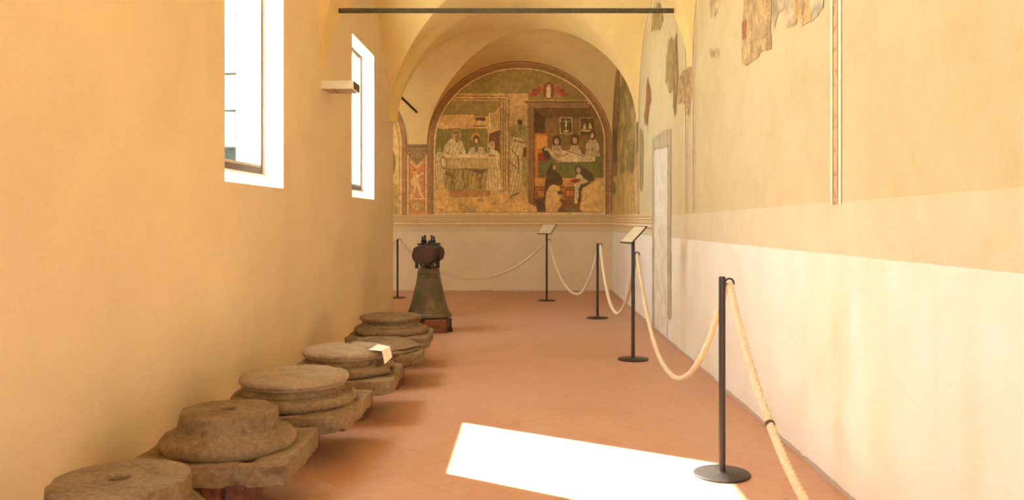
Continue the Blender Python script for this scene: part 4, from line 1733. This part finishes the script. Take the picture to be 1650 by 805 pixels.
def stanchion(x, y, h, label, name='stanchion', group='rope barrier posts', hook=.985, sign=None):
    t = thing(name, (x, y, 0), label, 'barrier post' if sign is None else 'sign stand', group if sign is None else 'sign stands in the rope barrier')
    mb = MB()
    mb.lathe([(0, 0), (RB - .002, 0), (RB, .003), (RB, .009), (RB - .004, .012), (.04, .016), (.024, .019), (.022, .024), (0, .024)], 64)
    mb.build('base', M_steel, t, smooth=True, angle=40)
    mb = MB()
    mb.lathe([(0, .014), (.0175, .014), (.0175, h - .004), (.014, h), (0, h)], 24)
    mb.build('pole', M_steel, t, smooth=True, angle=40)
    mb = MB()
    mb.tube(hook_pts(1, hook), .0055, 8)
    mb.build('hook', M_steel, t, smooth=True)
    if sign is not None:
        th, cz = sign
        p = bpy.data.objects.new('sign_panel', None)
        mb = MB()
        W_, L2 = .285, .225
        mb.box(-W_ / 2, W_ / 2, -L2 / 2, L2 / 2, -.012, 0, .002)
        Mx = Matrix.Translation((0, 0, cz)) @ Matrix.Rotation(-th, 4, 'Z') @ Matrix.Rotation(R(45), 4, 'X')
        mb.move(Mx)
        pn = mb.build('sign_panel', M_steel, t)
        mb = MB()
        mb.box(-W_ / 2 + .010, W_ / 2 - .010, -L2 / 2 + .010, L2 / 2 - .010, 0, .0015)
        mb.move(Mx)
        mb.build('sheet', M_sheet, pn)
    return t


P_left = (-2.24, 14.30)
P_s1 = (.296, 13.80)
P_3 = (.935, 11.38)
P_s2 = (1.0, 8.03)
P_n = (1.02, 4.42)
P_0 = (1.04, 0.95)
stanchion(*P_left, 1.0, 'thin black post behind the bell, at the end of the left wall')
stanchion(*P_s1, 1.165, 'sign stand in front of the end wall, farther of the two', 'sign_stand', hook=.985, sign=(R(38), 1.18))
stanchion(*P_3, 1.015, 'black post between the two sign stands in the corner')
stanchion(*P_s2, 1.19, 'sign stand beside the right wall, nearer of the two', 'sign_stand', hook=1.005, sign=(R(74), 1.20))
stanchion(*P_n, 1.045, 'nearest dark post, its base at the edge of the sunlit patch', hook=1.01)
stanchion(*P_0, 1.045, 'post beside the camera, outside the picture', hook=1.01)


def rope(p, q, zlow, label, tpos=.5, r=.0165, step=.012, n=16, tw=.085):
    """rope hanging between two hooks; lowest point at fraction tpos"""
    p, q = Vector(p), Vector(q)
    N = 80
    raw = []
    # catenary-like: two parabolas sharing the low point
    for i in range(N + 1):
        t = i / N
        if t < tpos:
            s = 1 - t / tpos
            z = zlow + (p.z - zlow) * (s ** 2.15)
        else:
            s = (t - tpos) / (1 - tpos)
            z = zlow + (q.z - zlow) * (s ** 2.15)
        raw.append(Vector((p.x + (q.x - p.x) * t, p.y + (q.y - p.y) * t, z)))
    # resample evenly
    acc = [0]
    for a, b in zip(raw, raw[1:]):
        acc.append(acc[-1] + (b - a).length)
    n_s = max(20, int(acc[-1] / step))
    pts = []
    j = 0
    for i in range(n_s + 1):
        s = acc[-1] * i / n_s
        while j < N - 1 and acc[j + 1] < s:
            j += 1
        f = (s - acc[j]) / (acc[j + 1] - acc[j])
        pts.append(raw[j].lerp(raw[j + 1], f))
    mb = MB()

    def rf(i, a):
        ph = 1.5 * (a - 2 * math.pi * i * (acc[-1] / n_s) / tw)
        return r * (0.74 + 0.33 * abs(math.cos(ph)))
    mb.tube(pts, r, n, True, rf)
    o = mb.build('rope', M_rope, smooth=True, angle=180)
    tag(o, label, 'rope', 'barrier ropes')
    return o, pts


def hk(P, z, dx=.040):
    return (P[0] + dx, P[1], z - .004)


rope((-4.9, 14.4, .96), (P_left[0] - .03, P_left[1], .975), .34, 'rope left of the post behind the bell, mostly hidden by the left wall', step=.03, n=8)
rope(hk(P_left, .975), (P_s1[0] - .022, P_s1[1], .955), .345, 'long rope hanging behind the bell to the far sign stand', step=.02, n=10, r=.021)
rope(hk(P_s1, .985), (P_3[0] + .02, P_3[1] + .03, .985), .235, 'slack rope between the far sign stand and the corner post', step=.02, n=10, r=.021, tpos=.58)
rope(hk(P_3, .985), (P_s2[0] + .03, P_s2[1] + .03, .995), .265, 'whitish slack rope between corner post and nearer sign stand', step=.012, n=14, r=.020)
rope(hk(P_s2, 1.005), (P_n[0] + .03, P_n[1] + .03, 1.0), .205, 'rope sagging between the nearer sign stand and the nearest post', step=.008, n=15, r=.018)
ro, rpts = rope(hk(P_n, 1.01), (P_0[0] + .03, P_0[1] + .03, 1.0), .20, 'thick twisted rope running from the nearest post out of the picture', step=.005, n=21, r=.0185)
best = min(rpts[: len(rpts) // 2], key=lambda p_: abs(p_.z - .445))
i_ = rpts.index(best)
d_ = (rpts[i_ + 1] - rpts[i_ - 1]).normalized()
mb = MB()
for kk in (-1, 0, 1):
    c_ = best + d_ * kk * .006
    u_ = d_.cross(Vector((1, 0, 0))).normalized()
    v_ = d_.cross(u_)
    pts = [c_ + (u_ * math.cos(a) + v_ * math.sin(a)) * .0185 for a in [2 * math.pi * m_ / 16 for m_ in range(17)]]
    mb.tube(pts, .0035, 6, False)
o = mb.build('twine_binding', M_cord)
o.parent = ro
